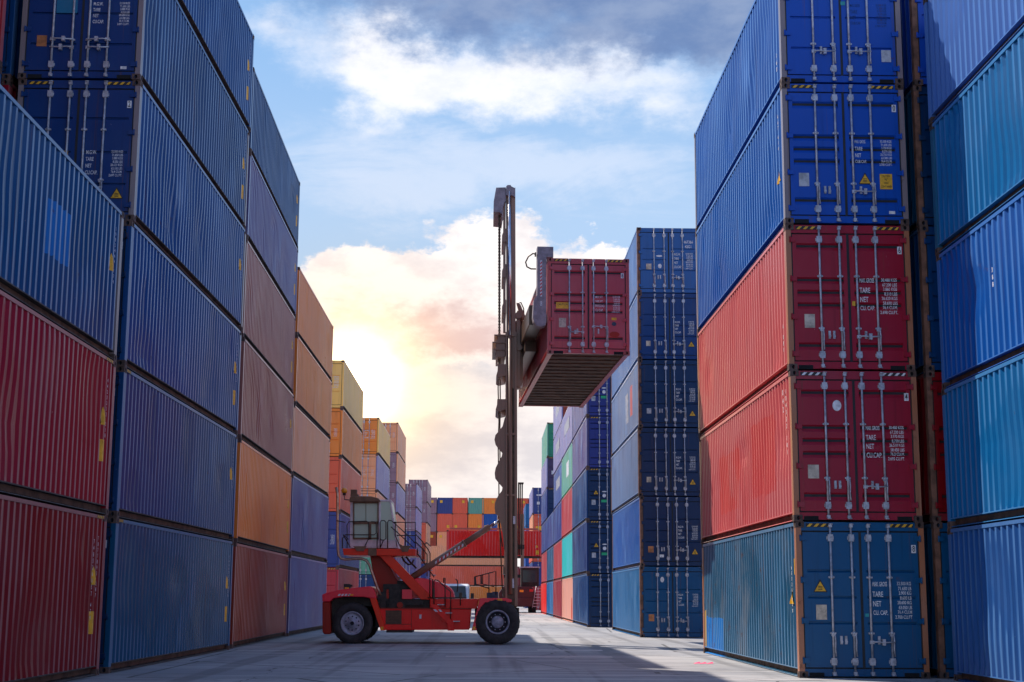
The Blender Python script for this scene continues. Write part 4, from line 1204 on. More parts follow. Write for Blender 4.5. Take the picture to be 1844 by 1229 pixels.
# body ---------------------------------------------------------------
b = MB(); pr(b, [(580.5, 1084), (580, 1071), (590, 1067.5), (612, 1062.3), (640, 1058.8), (665, 1056.2), (670, 1057.5), (675, 1067), (678, 1078), (668, 1078), (655, 1075.5), (620, 1075), (600, 1078), (594, 1084)], 45.5, 48.5)
hood = H.part('rear_hood', b, M_HRED, bevel=0.03)
b = MB(); pr(b, [(580.5, 1084), (594, 1084), (597, 1140), (594, 1142.5), (583, 1142.5), (580.5, 1138)], 45.55, 48.45)
H.part('counterweight', b, M_DRED, bevel=0.04)
b = MB(); rect(b, 597, 1074, 676, 1128, 45.95, 48.05); rect(b, 655, 1092, 686, 1130, 45.95, 48.05)
H.part('wheel_well', b, M_MACH)
b = MB(); pr(b, [(664, 1072), (676.5, 1075), (694.5, 1135.5), (685.5, 1136)], 45.52, 45.8)
fs = H.part('fender_strut', b, M_ORED, bevel=0.012)
b = MB(); rect(b, 685.5, 1129, 690.5, 1135, 45.5, 45.53); H.part('reflector', b, M_AMBER, fs)
b = MB(); pr(b, [(680, 1096.5), (848, 1097), (845, 1134.5), (742, 1135), (690, 1135)], 45.75, 48.25)
pan = H.part('side_tank', b, M_RED, bevel=0.02)
b = MB(); rect(b, 682, 1095.2, 848, 1097.2, 45.73, 45.80); rect(b, 740.6, 1098, 741.6, 1134, 45.742, 45.76); rect(b, 684, 1123.8, 742, 1125, 45.742, 45.76)
H.part('trim_strip', b, M_DRED, pan)
b = MB(); rect(b, 694.5, 1099.5, 723, 1124, 45.735, 45.765)
for k in range(12): rect(b, 694.8 + k * 2.4, 1100, 695.6 + k * 2.4, 1123.5, 45.72, 45.74, 1)
for k in range(9): rect(b, 695, 1100.5 + k * 2.7, 722.5, 1101.2 + k * 2.7, 45.722, 45.738, 1)
H.part('grille', b, [M_MACH, M_TRIM], pan)
b = MB(); rect(b, 695.5, 1134, 742, 1139.5, 45.8, 47.2); H.part('fuel_tank', b, M_MACH)
b = MB(); rect(b, 755, 1107, 759, 1114.5, 45.735, 45.752); H.part('sticker', b, M_WHITE, pan)
b = MB(); pr(b, [(774, 1078.8), (862, 1078.8), (858, 1097), (774, 1097)], 45.85, 48.15); ch = H.part('chassis', b, M_RED, bevel=0.015)
b = MB(); rect(b, 683, 1079, 775, 1097, 46.05, 47.95)
for (px, py, r_) in ((708, 1089, .13), (724, 1091, .09), (690, 1090, .1)):
    p = at(px, py, 45.85); b.cyl(p, p + Vector((0, .4, 0)), r_, 14)
rect(b, 722, 1082, 762, 1090, 45.95, 46.1); H.part('engine', b, M_MACH)
b = MB()
for (px, py, r_) in ((720, 1090, .095),):
    p = at(px, py, 45.78); b.cyl(p, p + Vector((0, .1, 0)), r_, 18)
rect(b, 696, 1062, 700, 1078, 45.95, 46.02)
H.part('air_filter', b, M_DRED)
fp = [(863, 1078.2), (868, 1077.4), (912, 1077.4), (921, 1080), (922, 1083.5), (920, 1085), (874, 1085), (868, 1092), (858, 1135.5), (849, 1136), (862, 1086)]
for (ya, yb) in ((45.42, 46.0), (48.05, 48.6)):
    b = MB(); pr(b, fp, ya, yb); fd = H.part('fender', b, M_HRED if ya < 46 else M_RED, bevel=0.012)
    if ya < 46:
        b = MB(); rect(b, 896, 1078.3, 904.5, 1082.3, 45.395, 45.44); H.part('marker_light', b, M_AMBER, fd)
        b = MB(); rect(b, 851, 1128.5, 856, 1135, 45.395, 45.44); H.part('reflector', b, M_AMBER, fd)
b = MB(); rect(b, 868, 1085, 912, 1100, 46.25, 47.75); rect(b, 855, 1095, 935, 1128, 46.4, 47.6)
H.part('front_axle', b, M_MACH)
# rounded engine hood: loft of a side outline narrowed towards the top
b = MB()
out = [(737, 1078), (736, 1052), (742, 1044), (752, 1040.5), (764, 1041.5), (778, 1044.2), (792, 1048.5), (804, 1053.5), (812, 1059.5), (816.5, 1067), (818.5, 1078)]
secs = [(46.22, 0.93), (46.27, 0.975), (46.38, 1.0), (47.62, 1.0), (47.73, 0.975), (47.78, 0.93)]
base = at(737, 1078, 46.4).z; rows = []
for (yy, f) in secs:
    rows.append([Vector((p.x, yy, base + (p.z - base) * f)) for p in PX(out, 46.4)])
for a, c_ in zip(rows[:-1], rows[1:]):
    for k in range(len(out) - 1): b.face((a[k], a[k + 1], c_[k + 1], c_[k]), 0, True)
b.face(rows[0]); b.face(rows[-1][::-1])
eh = H.part('engine_hood', b, M_HRED)
# support column, main beams, platform ------------------------------------
b = MB(); pr(b, [(666, 1000), (698, 1000), (703, 1022), (712, 1040), (730, 1062), (742, 1080), (689, 1082), (681, 1058), (671, 1028)], 46.3, 47.7)
H.part('support_column', b, M_DRED, bevel=0.02)
b = MB(); rect(b, 690, 1052, 722, 1079, 46.1, 46.3); rect(b, 715, 1046, 741, 1079, 46.2, 47.9)
H.part('hydraulic_block', b, M_MACH)
b = MB(); rect(b, 724, 1062, 742, 1079, 45.95, 46.25); H.part('tool_locker', b, M_HRED)
for (ya, yb) in ((45.95, 46.22), (47.78, 48.05)):
    b = MB(); pr(b, [(675, 993), (684, 988), (695, 991), (777, 1075), (778, 1080), (758, 1080)], ya, yb); H.part('support_beam', b, M_ORED, bevel=0.012)
b = MB(); pr(b, [(617, 988), (748, 989), (748, 1001.5), (619, 1000)], 45.8, 48.2); pf = H.part('platform', b, M_ORED, bevel=0.012)
for q in ([(663, 1001), (678, 1001), (678, 987), (663, 987)], [(636, 984), (660, 984), (655, 993), (643, 993)], [(719, 983), (740, 983), (734, 994), (724, 994)]):
    b = MB(); pr(b, q, 45.74, 45.8); H.part('platform_bracket', b, M_TRIM, pf)
# cab ---------------------------------------------------------------
b = MB(); pr(b, [(630.5, 971), (714, 973), (716.5, 987.5), (630.5, 987.5)], 46.2, 47.8)
for (ya, yb) in ((46.2, 46.27), (47.73, 47.8)):
    rect(b, 630.5, 903, 636, 972, ya, yb); rect(b, 681, 903, 685.5, 974, ya, yb); pr(b, [(701, 902), (704, 902), (717, 986), (713.5, 986)], ya, yb)
rect(b, 630.5, 900, 704, 903.5, 46.2, 47.8)
cab = H.part('cab', b, M_CAB, bevel=0.01)
b = MB()
for (ya,) in ((46.155,), (47.8,)):
    rect(b, 635.5, 904, 682, 906.8, ya, ya + .045); rect(b, 635.5, 939.5, 682, 944, ya, ya + .045); rect(b, 635.5, 906, 638, 971, ya, ya + .045); rect(b, 679.5, 906, 682, 972, ya, ya + .045); rect(b, 664, 944, 668.5, 972, ya, ya + .045); rect(b, 636, 968.5, 682, 971.5, ya, ya + .045)
rect(b, 658.5, 906.5, 659.3, 940, 46.19, 46.2); H.part('window_trim', b, M_TRIM, cab)
b = MB(); pr(b, [(629, 904), (630, 896), (634, 893.5), (668, 894), (681, 897.5), (685, 902), (685, 904)], 46.05, 47.95); H.part('cab_roof', b, M_TRIM, cab, bevel=0.02)
for nm, poly, ya in (('side_window', [(637, 905), (681, 905), (681, 941), (637, 941)], 46.22), ('side_window', [(637, 943), (665, 943), (665, 970), (637, 970)], 46.22), ('side_window', [(667, 943), (681, 943), (681, 971), (667, 971)], 46.22), ('quarter_window', [(685, 903.5), (702, 903.5), (713.5, 973), (685, 973)], 46.22), ('side_window', [(637, 905), (681, 905), (681, 971), (637, 971)], 47.77), ('quarter_window', [(685, 903.5), (702, 903.5), (713.5, 973), (685, 973)], 47.77)):
    b = MB(); pr(b, poly, ya, ya + .008); H.part(nm, b, M_GLASS, cab)
b = MB(); q = PX([(703.5, 903.5), (715, 974)], 46.3); q2 = [v + Vector((0, 1.4, 0)) for v in q]; b.prism([q[0], q[1], q2[1], q2[0]], (.008, 0, 0)); H.part('windscreen', b, M_GLASS, cab)
b = MB(); q = PX([(631.5, 905), (631.5, 971)], 46.3); q2 = [v + Vector((0, 1.4, 0)) for v in q]; b.prism([q[0], q[1], q2[1], q2[0]], (.008, 0, 0)); H.part('rear_window', b, M_GLASS, cab)
b = MB(); rect(b, 640, 950, 660, 972, 46.75, 47.25); rect(b, 638, 930, 643, 955, 46.75, 47.25); H.part('seat', b, M_SEAT, cab, bevel=0.03)
b = MB(); rail(b, [(690, 972), (684, 955), (682, 950)], 47.0, 0.03); p = at(682, 950, 47.0); b.cyl(p + Vector((-.02, 0, -.02)), p + Vector((.02, 0, .02)), 0.2, 20); H.part('steering_column', b, M_SEAT, cab)
b = MB(); p = at(620, 888, 46.3); b.cyl(p, p + Vector((0, 0, .1)), .085, 14, .095); b.cyl(p + Vector((0, 0, .1)), p + Vector((0, 0, .16)), .095, 14, .05); be = H.part('beacon', b, M_AMBER)
b = MB(); b.cyl(p - Vector((0, 0, .08)), p, .05, 10); rail(b, [(620, 893), (620.5, 900), (632, 901)], 46.3, .016); H.part('beacon_stalk', b, M_RAIL, be)
b = MB()
for x in (634.5, 640): rect(b, x - 3, 882, x + 2.5, 891, 46.25, 46.45)
rect(b, 631, 890.5, 645, 894.5, 46.2, 46.6); H.part('work_light', b, M_TRIM, cab)
b = MB(); b.tube(PX([(605.5, 878), (607.6, 890), (608, 920), (608, 960), (608.5, 990), (610, 1000), (614, 1006), (622, 1007.8), (640, 1006.6), (652, 1006.8), (660, 1010), (665.5, 1018), (671, 1034), (680, 1060), (686, 1073)], 46.0), .042, 12); H.part('exhaust_pipe', b, M_COPPER)
b = MB(); p = at(689, 1076, 45.98); b.cyl(p, p + Vector((0, .3, 0)), .17, 16); H.part('turbo_housing', b, M_MACH)
b = MB(); rect(b, 619, 1052, 630, 1064, 45.8, 46.3); rect(b, 627, 1053.5, 634, 1057, 45.85, 46.1); H.part('lamp_box', b, M_BLK, hood)
b = MB(); rect(b, 620.5, 1058, 628.5, 1060.5, 45.78, 45.81); H.part('indicator_lamp', b, M_AMBER, hood)
b = MB()
for k in range(4): pr(b, [(608 + k * 6, 1073.5), (611.5 + k * 6, 1073.5), (614 + k * 6, 1069.8), (610.5 + k * 6, 1069.8)], 45.485, 45.5)
H.part('hazard_marking', b, M_WHITE, hood)
b = MB(); rect(b, 629, 1070.3, 636, 1073, 45.485, 45.5); H.part('marker_light', b, M_AMBER, hood)
# rails, stairs -------------------------------------------------------
b = MB()
for pts in ([(625, 988), (625, 946), (628, 940), (660, 939), (664, 941.5), (664, 970), (656, 986)], [(616.5, 988), (616.5, 970), (622, 963.5), (674, 963.5), (677.5, 960), (677.5, 944), (675, 940), (668, 940)],
            [(679, 988), (679, 960)], [(684.5, 988), (684.5, 941), (687, 937.8), (692, 937.8), (695, 941), (695, 970), (692, 973), (687, 973), (684.5, 970)], [(698, 988), (698, 941), (700, 937.2), (705, 938), (735, 965), (748, 979)],
            [(704, 949), (722, 965), (746, 988)], [(709, 941), (748, 941), (748, 988)], [(714, 964.5), (748, 965)], [(730, 988), (730, 941)], [(691, 972), (684.5, 987)], [(712, 941), (712, 965), (722, 988)], [(606, 938), (622, 941)], [(628, 972), (618, 963), (631, 986)]):
    rail(b, pts, 45.88, .0165)
H.part('handrail', b, M_RAIL, pf)
b = MB()
for pts in ([(625, 988), (625, 946), (628, 940), (700, 939)], [(709, 941), (748, 941), (748, 988)], [(714, 964.5), (748, 965)]):
    rail(b, pts, 48.1, .0165)
H.part('handrail', b, M_RAIL, pf)
b = MB()
for (yy) in (46.9, 47.9):
    for pts in ([(748, 962), (760, 975), (771, 990), (774.5, 997), (774.5, 1040)], [(748, 976), (764, 992), (769, 999), (769, 1038)], [(748, 992), (782, 1040)], [(752, 988), (752, 1000)], [(762, 988), (762, 1012)]):
        rail(b, pts, yy, .018)
st_ = H.part('stair_rail', b, M_RAIL)
for k in range(5):
    b = MB(); x = 750 + k * 6.6; y = 999 + k * 9; rect(b, x, y, x + 7, y + 1.5, 46.92, 47.88); H.part('stair_tread', b, M_STEEL)
b = MB(); rail(b, [(724, 1003), (727, 1010), (735, 1017), (742, 1016), (745, 1008)], 46.6, .03); rail(b, [(731, 1003), (738, 1012), (750, 1024)], 46.7, .03); H.part('hydraulic_hose', b, M_GREASE)
b = MB(); pr(b, [(774, 1089), (787, 1089), (817, 1121), (818, 1136), (806, 1136), (806, 1124), (790, 1108)], 45.5, 45.58); ld = H.part('ladder_stringer', b, M_RED, bevel=0.008)
b = MB(); pr(b, [(780, 1098), (785, 1098), (789, 1102), (784, 1102)], 45.485, 45.5); pr(b, [(789, 1098), (793, 1098), (797, 1102), (792.5, 1102)], 45.485, 45.5); H.part('hazard_marking', b, M_WHITE, ld)
for (x, y) in ((788, 1088.5), (802, 1103.5), (816, 1118.5)):
    b = MB(); rect(b, x, y, x + 12, y + 1.6, 45.52, 45.86); H.part('ladder_step', b, M_STEEL, ld)
b = MB()
for pts in ([(781.5, 1092), (781.5, 1047), (783.5, 1044.8), (788, 1045.2), (811.5, 1066), (811.5, 1122)], [(774, 1077), (774, 1041), (779, 1044), (779, 1077)], [(801.5, 1094), (801.5, 1041), (799, 1041), (799, 1050)], [(829, 1091), (829, 1070)], [(823, 1066), (824.5, 1054), (823.5, 1046), (820.5, 1043)]):
    rail(b, pts, 45.56, .018)
rect(b, 826.5, 1067.5, 832, 1077, 45.5, 45.6); rect(b, 780, 1060, 783, 1078, 45.54, 45.6); rail(b, [(770, 1077), (840, 1077)], 45.6, .02)
H.part('grab_rail', b, M_RAIL, ld)
# tilt cylinders --------------------------------------------------------
for yy in (46.45, 47.55):
    b = MB(); a = at(738, 1043, yy); z_ = at(882, 949, yy); m_ = at(836, 979, yy)
    b.cyl(a, m_, .105, 18); b.cyl(m_, z_, .095, 18); b.cyl(m_ - (m_ - a).normalized() * .03, m_ + (m_ - a).normalized() * .03, .115, 18)
    p = at(736, 1044, yy - .16); b.cyl(p, p + Vector((0, .32, 0)), .13, 16)
    tc_ = H.part('tilt_cylinder', b, M_MAST)
    b = MB(); b.cyl(z_, at(903, 936, yy), .052, 14); b.cyl(at(880, 950.5, yy), z_, .085, 14); H.part('piston_rod', b, M_CHROME, tc_)
    b = MB(); p = at(904, 935, yy - .14); b.cyl(p, p + Vector((0, .28, 0)), .12, 14); H.part('cylinder_eye', b, M_MAST, tc_)
    if yy < 47:
        b = MB(); d_ = (at(833, 981, yy) - at(782, 1014, yy)); n_ = Vector((-d_.z, 0, d_.x)).normalized(); u_ = d_.normalized(); p0 = at(782, 1014, yy) + Vector((0, -.1075, 0)); n = 15; st_l = d_.length / n
        for k in range(n):
            c0 = p0 + u_ * (st_l * k) - n_ * .035
            q4 = [c0 - n_ * .02 + u_ * .0, c0 - n_ * .02 + u_ * st_l, c0 + n_ * .05 + u_ * (st_l + .05), c0 + n_ * .05 + u_ * .05]
            b.face(q4, k % 2)
        H.part('hazard_marking', b, [M_WHITE, M_SRED], tc_)
# mast --------------------------------------------------------------------
for (ya, yb) in ((46.0, 46.36), (47.64, 48.0)):
    b = MB()
    pr(b, [(909.5, 1092), (913.5, 1092), (914, 598), (910.5, 598)], ya, yb)
    pr(b, [(926.5, 1092), (932, 1092), (931, 598), (926, 598)], ya, yb)
    pr(b, [(912, 1092), (929, 1092), (928.5, 604), (912.5, 604)], ya + .11, yb - .02)
    pr(b, [(909.5, 606), (931, 606), (931, 598), (910.5, 598)], ya - .012, yb)
    for yk in (780, 890): rect(b, 909.8, yk, 927, yk + 4, ya - .012, yb - .05)
    om = H.part('mast', b, M_MAST, bevel=0.01)
    b = MB(); pr(b, [(913.8, 1060), (926, 1060), (925.5, 612), (913.8, 612)], ya + .09, ya + .13); H.part('mast_channel', b, M_GREASE, om)
    b = MB(); b.cyl(at(919.5, 1070, ya + .02), at(918.5, 604, ya + .02), .066, 14); H.part('lift_cylinder', b, M_MAST, om)
    b = MB(); b.cyl(at(918.2, 604, ya - .01), at(917.2, 345, ya - .01), .052, 14); H.part('piston_rod', b, M_CHROME, om)
    b = MB()
    pr(b, [(912.5, 700), (916, 700), (914.5, 340), (911, 340)], ya + .10, yb - .02)
    pr(b, [(920, 700), (929, 700), (928, 340), (920.5, 340)], ya + .06, yb - .02)
    pr(b, [(912.5, 700), (928, 700), (927, 345), (911.5, 345)], ya + .17, yb - .06)
    im = H.part('inner_mast', b, M_MAST, bevel=0.008)
    b = MB(); pr(b, [(911.5, 352), (911.5, 336), (914, 333.5), (919.5, 333.5), (921, 336), (927, 339), (928, 337.5), (928, 356), (922, 352)], ya - .03, yb); H.part('mast_cap', b, M_ARM, im)
    b = MB()
    wav = [(909, 752), (905, 768), (897, 778), (892, 784), (890.3, 792), (892.3, 801), (898, 809), (904.5, 816), (903.5, 822), (898.5, 831), (892.5, 843), (890.8, 852), (891.8, 862), (898, 870), (904.8, 878), (903.8, 884), (897, 893), (891.5, 905), (890.6, 915), (892.3, 926), (899, 930.5), (905, 960), (908, 990), (912, 1000), (912, 752)]
    pr(b, wav, ya + .05, ya + .10); H.part('bracket_plate', b, M_MAST, om)
for (x0, y0, x1, y1) in ((895, 656, 911, 668), (894, 719, 911, 729)):
    b = MB(); pr(b, [(x0 + 1.5, y0), (x1, y0), (x1, y1 + 9), (x0 + 3, y1 + 12), (x0 - 1.5, y1 + 9), (x0 + 1, y1)], 46.02, 47.98)
    H.part('cross_member', b, M_MAST, bevel=0.008)
b = MB(); rect(b, 893, 612, 909.5, 643.5, 46.05, 47.95)
rect(b, 896, 603, 911, 613, 46.05, 47.95)
for (x0, y) in ((890, 602.5), (886.5, 615.5), (886.5, 628)): rect(b, x0, y, 911, y + 2.6, 46.0, 48.0)
H.part('sheave_block', b, M_MAST, bevel=0.008)
for y in (905, 1020, 1060):
    b = MB(); rect(b, 906, y, 911, y + 14, 46.1, 47.9); H.part('cross_member', b, M_MAST, bevel=0.008)
b = MB(); pr(b, [(893, 340), (893.5, 338), (911, 337.5), (911, 362), (908.5, 365), (906, 372), (904, 386), (900, 383), (888.5, 382), (889, 363)], 46.02, 47.98); H.part('mast_head', b, M_ARM, bevel=0.012)
b = MB(); rect(b, 906, 366, 910.5, 600, 46.12, 46.2); rect(b, 906, 366, 910.5, 600, 47.8, 47.88)
for y in (412, 476, 540): pr(b, [(904, y + 24), (904, y + 12), (908.5, y), (911.5, y), (911.5, y + 24)], 46.08, 47.92)
H.part('mast_rail', b, M_MAST)
for yy in (46.35, 47.6):
    b = MB(); n = 78
    for k in range(n):
        y = 384 + k * 2.85; rect(b, 897.0 + (k % 2) * .5, y, 901.6 - (k % 2) * .5, y + 2.1, yy, yy + .06)
    rect(b, 898.6, 384, 900, 606, yy + .02, yy + .04)
    H.part('lift_chain', b, M_GREASE)
b = MB()
for (pts, yy) in (([(897.5, 645), (897, 700), (898.5, 760), (897, 800), (898.5, 880), (898, 940), (905, 985)], 46.5), ([(900, 645), (901, 720), (900, 790), (901, 870)], 46.6), ([(899.5, 940), (902, 1000), (905, 1070)], 46.4)): rail(b, pts, yy, .02)
H.part('hydraulic_hose', b, M_GREASE)
b = MB(); pr(b, [(904, 1060), (932, 1060), (931, 1094), (920, 1097), (908, 1092)], 46.05, 47.95); H.part('mast_foot', b, M_GREASE)
b = MB(); pr(b, [(919, 1043), (925.5, 1042), (926, 1059), (919, 1060)], 45.985, 46.0); pr(b, [(924, 930), (928, 930), (928, 944), (924, 944)], 45.985, 46.0); H.part('sticker', b, M_WHITE)
b = MB(); rect(b, 933, 869, 943, 871.5, 46.1, 46.4)
for x in (934, 937, 940.5): rail(b, [(x, 870), (x - .5, 940), (x - 1, 1000)], 46.25, .022)
H.part('guide_rod', b, M_GREASE)
# mirrors and boxes on the near fender
b = MB(); rail(b, [(893, 1072), (893, 1029), (888, 1030.5), (867, 1036), (857, 1038.5)], 45.6, .017); rail(b, [(880.5, 1072), (880.5, 1032), (869, 1035), (869, 1052), (857, 1053), (878, 1059), (880.5, 1060)], 45.8, .017); rail(b, [(869, 1052), (890, 1057)], 45.7, .014)
mf = H.part('mirror_frame', b, M_RAIL)
b = MB(); pr(b, [(853.5, 1039), (857, 1037.6), (858, 1053), (856, 1055.5), (853.8, 1054)], 45.6, 45.85); H.part('mirror', b, M_BLK, mf)
b = MB(); pr(b, [(865, 1036), (867.5, 1034.5), (868, 1051), (865, 1053)], 45.8, 46.05); H.part('mirror', b, M_BLK, mf)
b = MB(); rect(b, 876.5, 1067.5, 888, 1077.6, 45.75, 46.3); H.part('battery_box', b, M_BOXB)
b = MB(); rect(b, 886.5, 1066, 897, 1077.5, 45.6, 46.2); H.part('battery_box', b, M_BOXB)
# held container and spreader ---------------------------------------------
HX, HY, HZ, HR = 1.698, 41.98, 8.4655, 0.0478
held = container((HX, HY, HZ), HC, side_paint('held_red', (0.52, 0.085, 0.085), rust=0.25, fade=0.3), 'dark red container hanging from the handler high above the lane', endcol=paint('held_door', (0.50, 0.055, 0.075), rust=0.3, fade=0.25), rotz=HR, rib='ribbed', castings=paint('held_cast', (0.30, 0.06, 0.05), rust=0.5),
    feat=[('hazard',), ('pockets',), ('digit', '8'), ('weights', 'f', 0.37, 0.575), ('sign', 0, 0.30, 0.495, 0.38, 0.185, ('CAUTION',)), ('plate', 0, 0.30, 0.70, 0.21, 0.28, M_PLATE), ('plate', 1, 0.69, 0.645, 0.15, 0.075, M_YEL), ('oval', 1, 0.69, 0.705, 0.14, 0.12, M_BOXB), ('oval', 1, 0.70, 0.83, 0.3, 0.17, M_DRED)], handles=('down', 'across', 'high', 'down'))
cr, srn = math.cos(HR), math.sin(HR)
def hl(x, y, z): return Vector((HX + x * cr - y * srn, HY + x * srn + y * cr, HZ + z))
def hbox(b, x0, y0, z0, x1, y1, z1, mi=0):
    q = [hl(x, y, z) for z in (z0, z1) for (x, y) in ((x0, y0), (x1, y0), (x1, y1), (x0, y1))]
    i = len(b.v); b.v += [tuple(p) for p in q]
    for f in ((0, 3, 2, 1), (4, 5, 6, 7), (0, 1, 5, 4), (1, 2, 6, 5), (2, 3, 7, 6), (3, 0, 4, 7)):
        b.f.append(tuple(i + k for k in f)); b.mi.append(mi); b.sm.append(False)
b = MB(); hbox(b, -0.50, 0.5, 0.95, -0.10, 11.7, 1.55); hbox(b, -0.42, 3.2, 0.60, -0.06, 9.0, 0.97); hbox(b, -0.56, 4.6, 0.9, -0.50, 7.6, 2.0)
spb = H.part('spreader_beam', b, paint('spreader_brown', (0.075, 0.042, 0.022), rust=0.3, fade=0.15), bevel=0.02)
for (ya, yb, s) in ((-0.03, 0.36, 0), (11.83, 12.22, 1)):
    b = MB()
    hbox(b, -0.30, ya, 1.05, -0.03, yb, 3.02)
    hbox(b, -0.30, ya + .02, 2.905, 0.175, yb, 3.22)
    q = [(-0.43, 1.1), (-0.40, .95), (-0.33, .83), (-0.2, .80), (-0.06, .83), (-0.03, .95), (-0.03, 1.6), (-0.30, 1.75), (-0.40, 1.6)]
    b.prism([hl(x, ya - .02, z) for x, z in q], hl(0, yb + .02, 0) - hl(0, ya - .02, 0))
    arm = H.part('spreader_arm', b, M_ARM, spb)
    if s == 0:
        b = MB()
        for k in range(10):
            z = 1.72 + k * .105
            b.face([hl(-.215, ya - .003, z), hl(-.165, ya - .003, z + .045), hl(-.165, ya - .003, z + .10), hl(-.215, ya - .003, z + .055)], 1)
        b.face([hl(-.22, ya - .0015, 1.70), hl(-.16, ya - .0015, 1.70), hl(-.16, ya - .0015, 2.80), hl(-.22, ya - .0015, 2.80)], 0)
        H.part('hazard_marking', b, [M_WHITE, M_SRED], spb)
        b = MB()
        me = text_mesh('arm8', [('8', 0, 0, .2, .7, 'CENTER')])
        o = hl(-.19, ya - .026, 1.42) - H.o
        add('lettering', me, M_WHITE, spb, o, HR)
        b = MB(); b.tube([hl(*p) for p in ((-.33, .1, 3.0), (-.42, .1, 3.03), (-.56, .1, 2.93), (-.64, .1, 2.76), (-.60, .1, 2.62), (-.48, .1, 2.56), (-.33, .1, 2.56))], .022, 8); hbox(b, -.37, .06, 2.94, -.33, .15, 3.06); H.part('hydraulic_hose', b, M_GREASE, spb)
b = MB(); rect(b, 931, 560, 942, 690, 46.4, 47.6); rect(b, 930, 575, 937, 700, 46.1, 46.4); rect(b, 930, 575, 937, 700, 47.6, 47.9); rect(b, 936, 600, 952, 640, 46.6, 47.4)
pr(b, [(930, 545), (937, 548), (946, 570), (942, 576), (934, 560)], 46.3, 46.5)
for (x, y) in ((934, 568), (935, 625), (934, 690)):
    p = at(x, y, 46.05); b.cyl(p, p + Vector((0, .2, 0)), .12, 14)
hbox(b, -0.75, 5.2, 1.0, -0.5, 7.0, 1.9)
H.part('carriage', b, M_MAST, bevel=0.01)
b = MB()
for (pts, yy) in (([(931, 548), (938, 545), (943, 556), (944, 575), (940, 600), (943, 622)], 46.5), ([(934, 556), (941, 560), (946, 572), (945, 590), (948, 610)], 46.7), ([(932, 560), (939, 580), (938, 620), (944, 640)], 46.4)): rail(b, pts, yy, .02)
H.part('hydraulic_hose', b, M_GREASE)

# white van behind the handler ------------------------------------------------
V = Machine('van', (-1.95, 84, 0), 'white van facing the camera, partly hidden behind the red handler', 'van')
def vbox(b, x0, y0, z0, x1, y1, z1, mi=0): b.box(x0 - 1.95, y0 + 84, z0, x1 - 1.95, y1 + 84, z1, mi)
b = MB(); y0 = -2.4
sec = [(-2.42, .35, .95), (-2.45, .95, 1.02), (-1.75, .95, 1.18)]
pts = [(-2.4, .32), (-2.48, .55), (-2.42, .98), (-1.55, 1.22), (-.85, 2.02), (-.55, 2.14), (2.3, 2.14), (2.42, 1.9), (2.45, .35)]
b.prism([(-.93 - 1.95, 84 + y, z) for y, z in pts], (1.86, 0, 0))
vb = V.part('body', b, M_VAN, bevel=0.09)
b = MB(); b.prism([(-.80 - 1.95, 84 - 1.545, 1.26), (.80 - 1.95, 84 - 1.545, 1.26), (.72 - 1.95, 84 - .905, 1.985), (-.72 - 1.95, 84 - .905, 1.985)], (0, -.03, .03)); V.part('windscreen', b, M_WIND)
b = MB(); b.prism([(.935 - 1.95, 84 - 1.2, 1.25), (.935 - 1.95, 84 - .1, 1.25), (.935 - 1.95, 84 - .1, 1.9), (.935 - 1.95, 84 - .8, 1.9)], (.012, 0, 0)); V.part('side_window', b, M_WIND)
b = MB(); vbox(b, -.5, -2.51, .66, .5, -2.44, .9); V.part('grille', b, M_BLK)
for sx in (-1, 1):
    b = MB(); vbox(b, sx * .56 - .17, -2.5, .68, sx * .56 + .17, -2.43, .90); V.part('headlight', b, M_CHROME)
    b = MB(); vbox(b, sx * 1.12 - .09, -1.35, 1.28, sx * 1.12 + .09, -1.25, 1.62); b.tube([(sx * .93 - 1.95, 84 - 1.3, 1.3), (sx * 1.1 - 1.95, 84 - 1.3, 1.35)], .025); V.part('mirror', b, M_BLK)
    for yy in (-1.5, 1.5):
        b = MB(); b.cyl((sx * .75 - 1.95, 84 + yy, .34), (sx * .95 - 1.95, 84 + yy, .34), .34, 24); wv = V.part('wheel', b, M_TYRE)
        b = MB(); b.cyl((sx * .94 - 1.95, 84 + yy, .34), (sx * .962 - 1.95, 84 + yy, .34), .2, 20); V.part('rim', b, M_RIM, wv)
b = MB(); b.tube([(-1.95 + .3, 84 - 1.56, 1.28), (-1.95 - .2, 84 - 1.50, 1.36)], .012); V.part('wiper', b, M_BLK)

# distant handler carrying a bright red container ---------------------------
DX, DY = 2.75, 134.0
D = Machine('container_handler', (DX, DY, 0), 'distant dark red handler seen from behind, ladder on its side, carrying a bright red container', 'forklift')
M_DK = paint('distant_red', (0.06, 0.008, 0.012), rust=0.3)
def dbox(b, x0, y0, z0, x1, y1, z1, mi=0): b.box(DX + x0, DY + y0, z0, DX + x1, DY + y1, z1, mi)
b = MB(); b.prism([(DX - 1.6, DY, .75), (DX - 1.7, DY, 1.0), (DX - 1.7, DY, 1.75), (DX - 1.3, DY, 2.35), (DX + 1.3, DY, 2.35), (DX + 1.75, DY, 1.75), (DX + 1.75, DY, 1.0), (DX + 1.6, DY, .75)], (0, 5.2, 0)); D.part('body', b, M_DK, bevel=0.06)
b = MB(); dbox(b, -1.75, -.15, .55, 1.75, .9, 1.35); D.part('counterweight', b, M_DK, bevel=0.05)
b = MB(); dbox(b, .35, 1.2, 2.35, 2.0, 3.2, 4.05); dc = D.part('cab', b, M_MACH, bevel=0.05)
b = MB(); dbox(b, .5, 1.17, 2.75, 1.85, 1.2, 3.85); D.part('rear_window', b, M_WIND, dc)
b = MB(); dbox(b, .25, 1.05, 4.05, 2.1, 3.3, 4.17); D.part('cab_roof', b, M_GPLATE, dc)
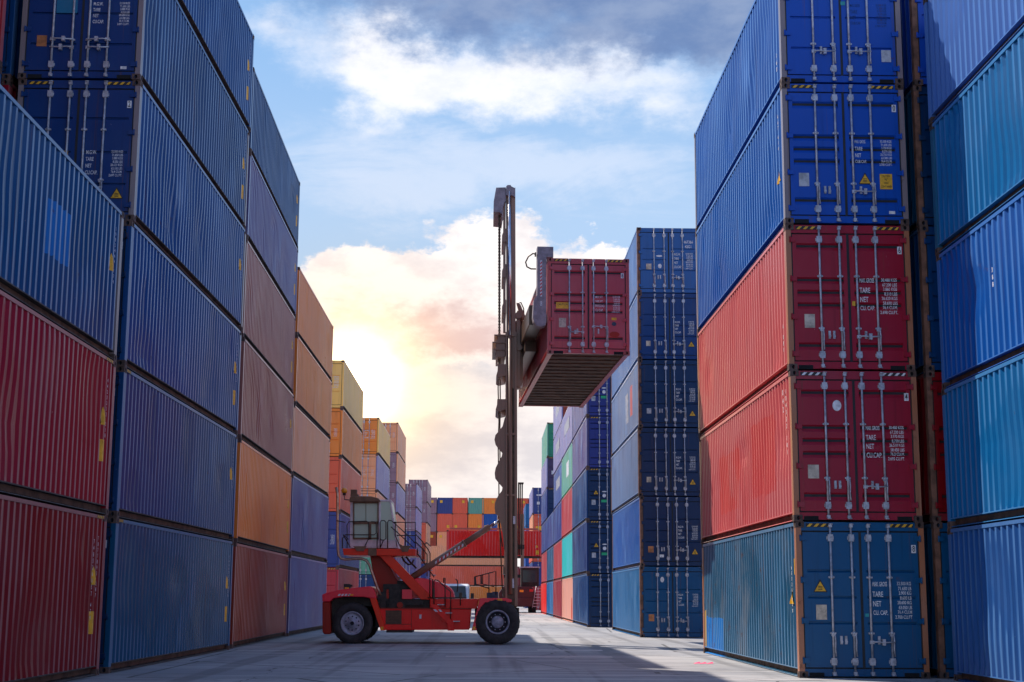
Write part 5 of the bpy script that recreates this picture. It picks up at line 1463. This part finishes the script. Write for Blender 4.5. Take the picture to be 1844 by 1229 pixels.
for sx in (-1, 1):
    for yy, rr in ((.95, .56), (4.3, .66)):
        b = MB(); b.cyl((DX + sx * 1.1, DY + yy, rr), (DX + sx * 1.72, DY + yy, rr), rr, 26); ww = D.part('wheel', b, M_TYRE)
        b = MB(); b.cyl((DX + sx * 1.7, DY + yy, rr), (DX + sx * 1.74, DY + yy, rr), rr * .55, 20); D.part('rim', b, M_RIM, ww)
b = MB()
for (x) in (1.35, 1.95): b.tube([(DX + x, DY - .35, .45), (DX + x + .35, DY - .2, 2.4)], .03)
lad = D.part('ladder', b, M_STEEL)
for k in range(7):
    b = MB(); z = .55 + k * .27; xo = .35 * (z - .45) / 1.95; dbox(b, 1.33 + xo, -.42 + .0, z, 1.97 + xo, -.16, z + .05); D.part('ladder_step', b, M_STEEL, lad)
for x in (-1.0, .55):
    b = MB(); dbox(b, x - .16, 5.3, .5, x + .16, 5.75, 9.2); D.part('mast', b, M_MAST)
b = MB(); dbox(b, -1.2, 5.2, 5.9, .75, 5.9, 6.3); D.part('carriage', b, M_MACH)
b = MB(); dbox(b, -1.2, 5.2, 3.2, .75, 5.6, 3.5); D.part('cross_member', b, M_MACH)
b = MB(); dbox(b, -6.4, 7.2, 7.78, 2.1, 7.9, 7.95); D.part('spreader_beam', b, M_MAST)
for (x, z, c_) in ((-.9, 2.0, M_WHITE), (.2, 1.85, M_AMBER), (1.1, 1.9, M_SRED)):
    b = MB(); dbox(b, x, -.02, z, x + .35, .03, z + .2); D.part('tail_light', b, c_)
pz = at(889, 1005, 141).z
px0 = at(804, 980, 140.5).x
container((px0, 140.5 + CW, pz), STD, 'bright red', 'bright red container hung side-on in the distance above the far handler', detail=0, L=9.125, rotz=-math.pi / 2,
    side_feat=[('digits', 77, 8.51, 2.2, 11, 0.12, True), ('sticker', 8.55, 8.85, .32, .72, 'rect', M_YEL, True), ('sticker', 8.5, 8.8, 1.0, 1.25, 'tri', M_YEL, True)])
sc = bpy.context.scene
sc.view_settings.view_transform = 'Standard'; sc.view_settings.look = 'None'
sc.view_settings.exposure = 0.64; sc.view_settings.gamma = 1.0
sc.cycles.use_denoising = True
sc.cycles.max_bounces = 6; sc.cycles.diffuse_bounces = 3; sc.cycles.glossy_bounces = 3
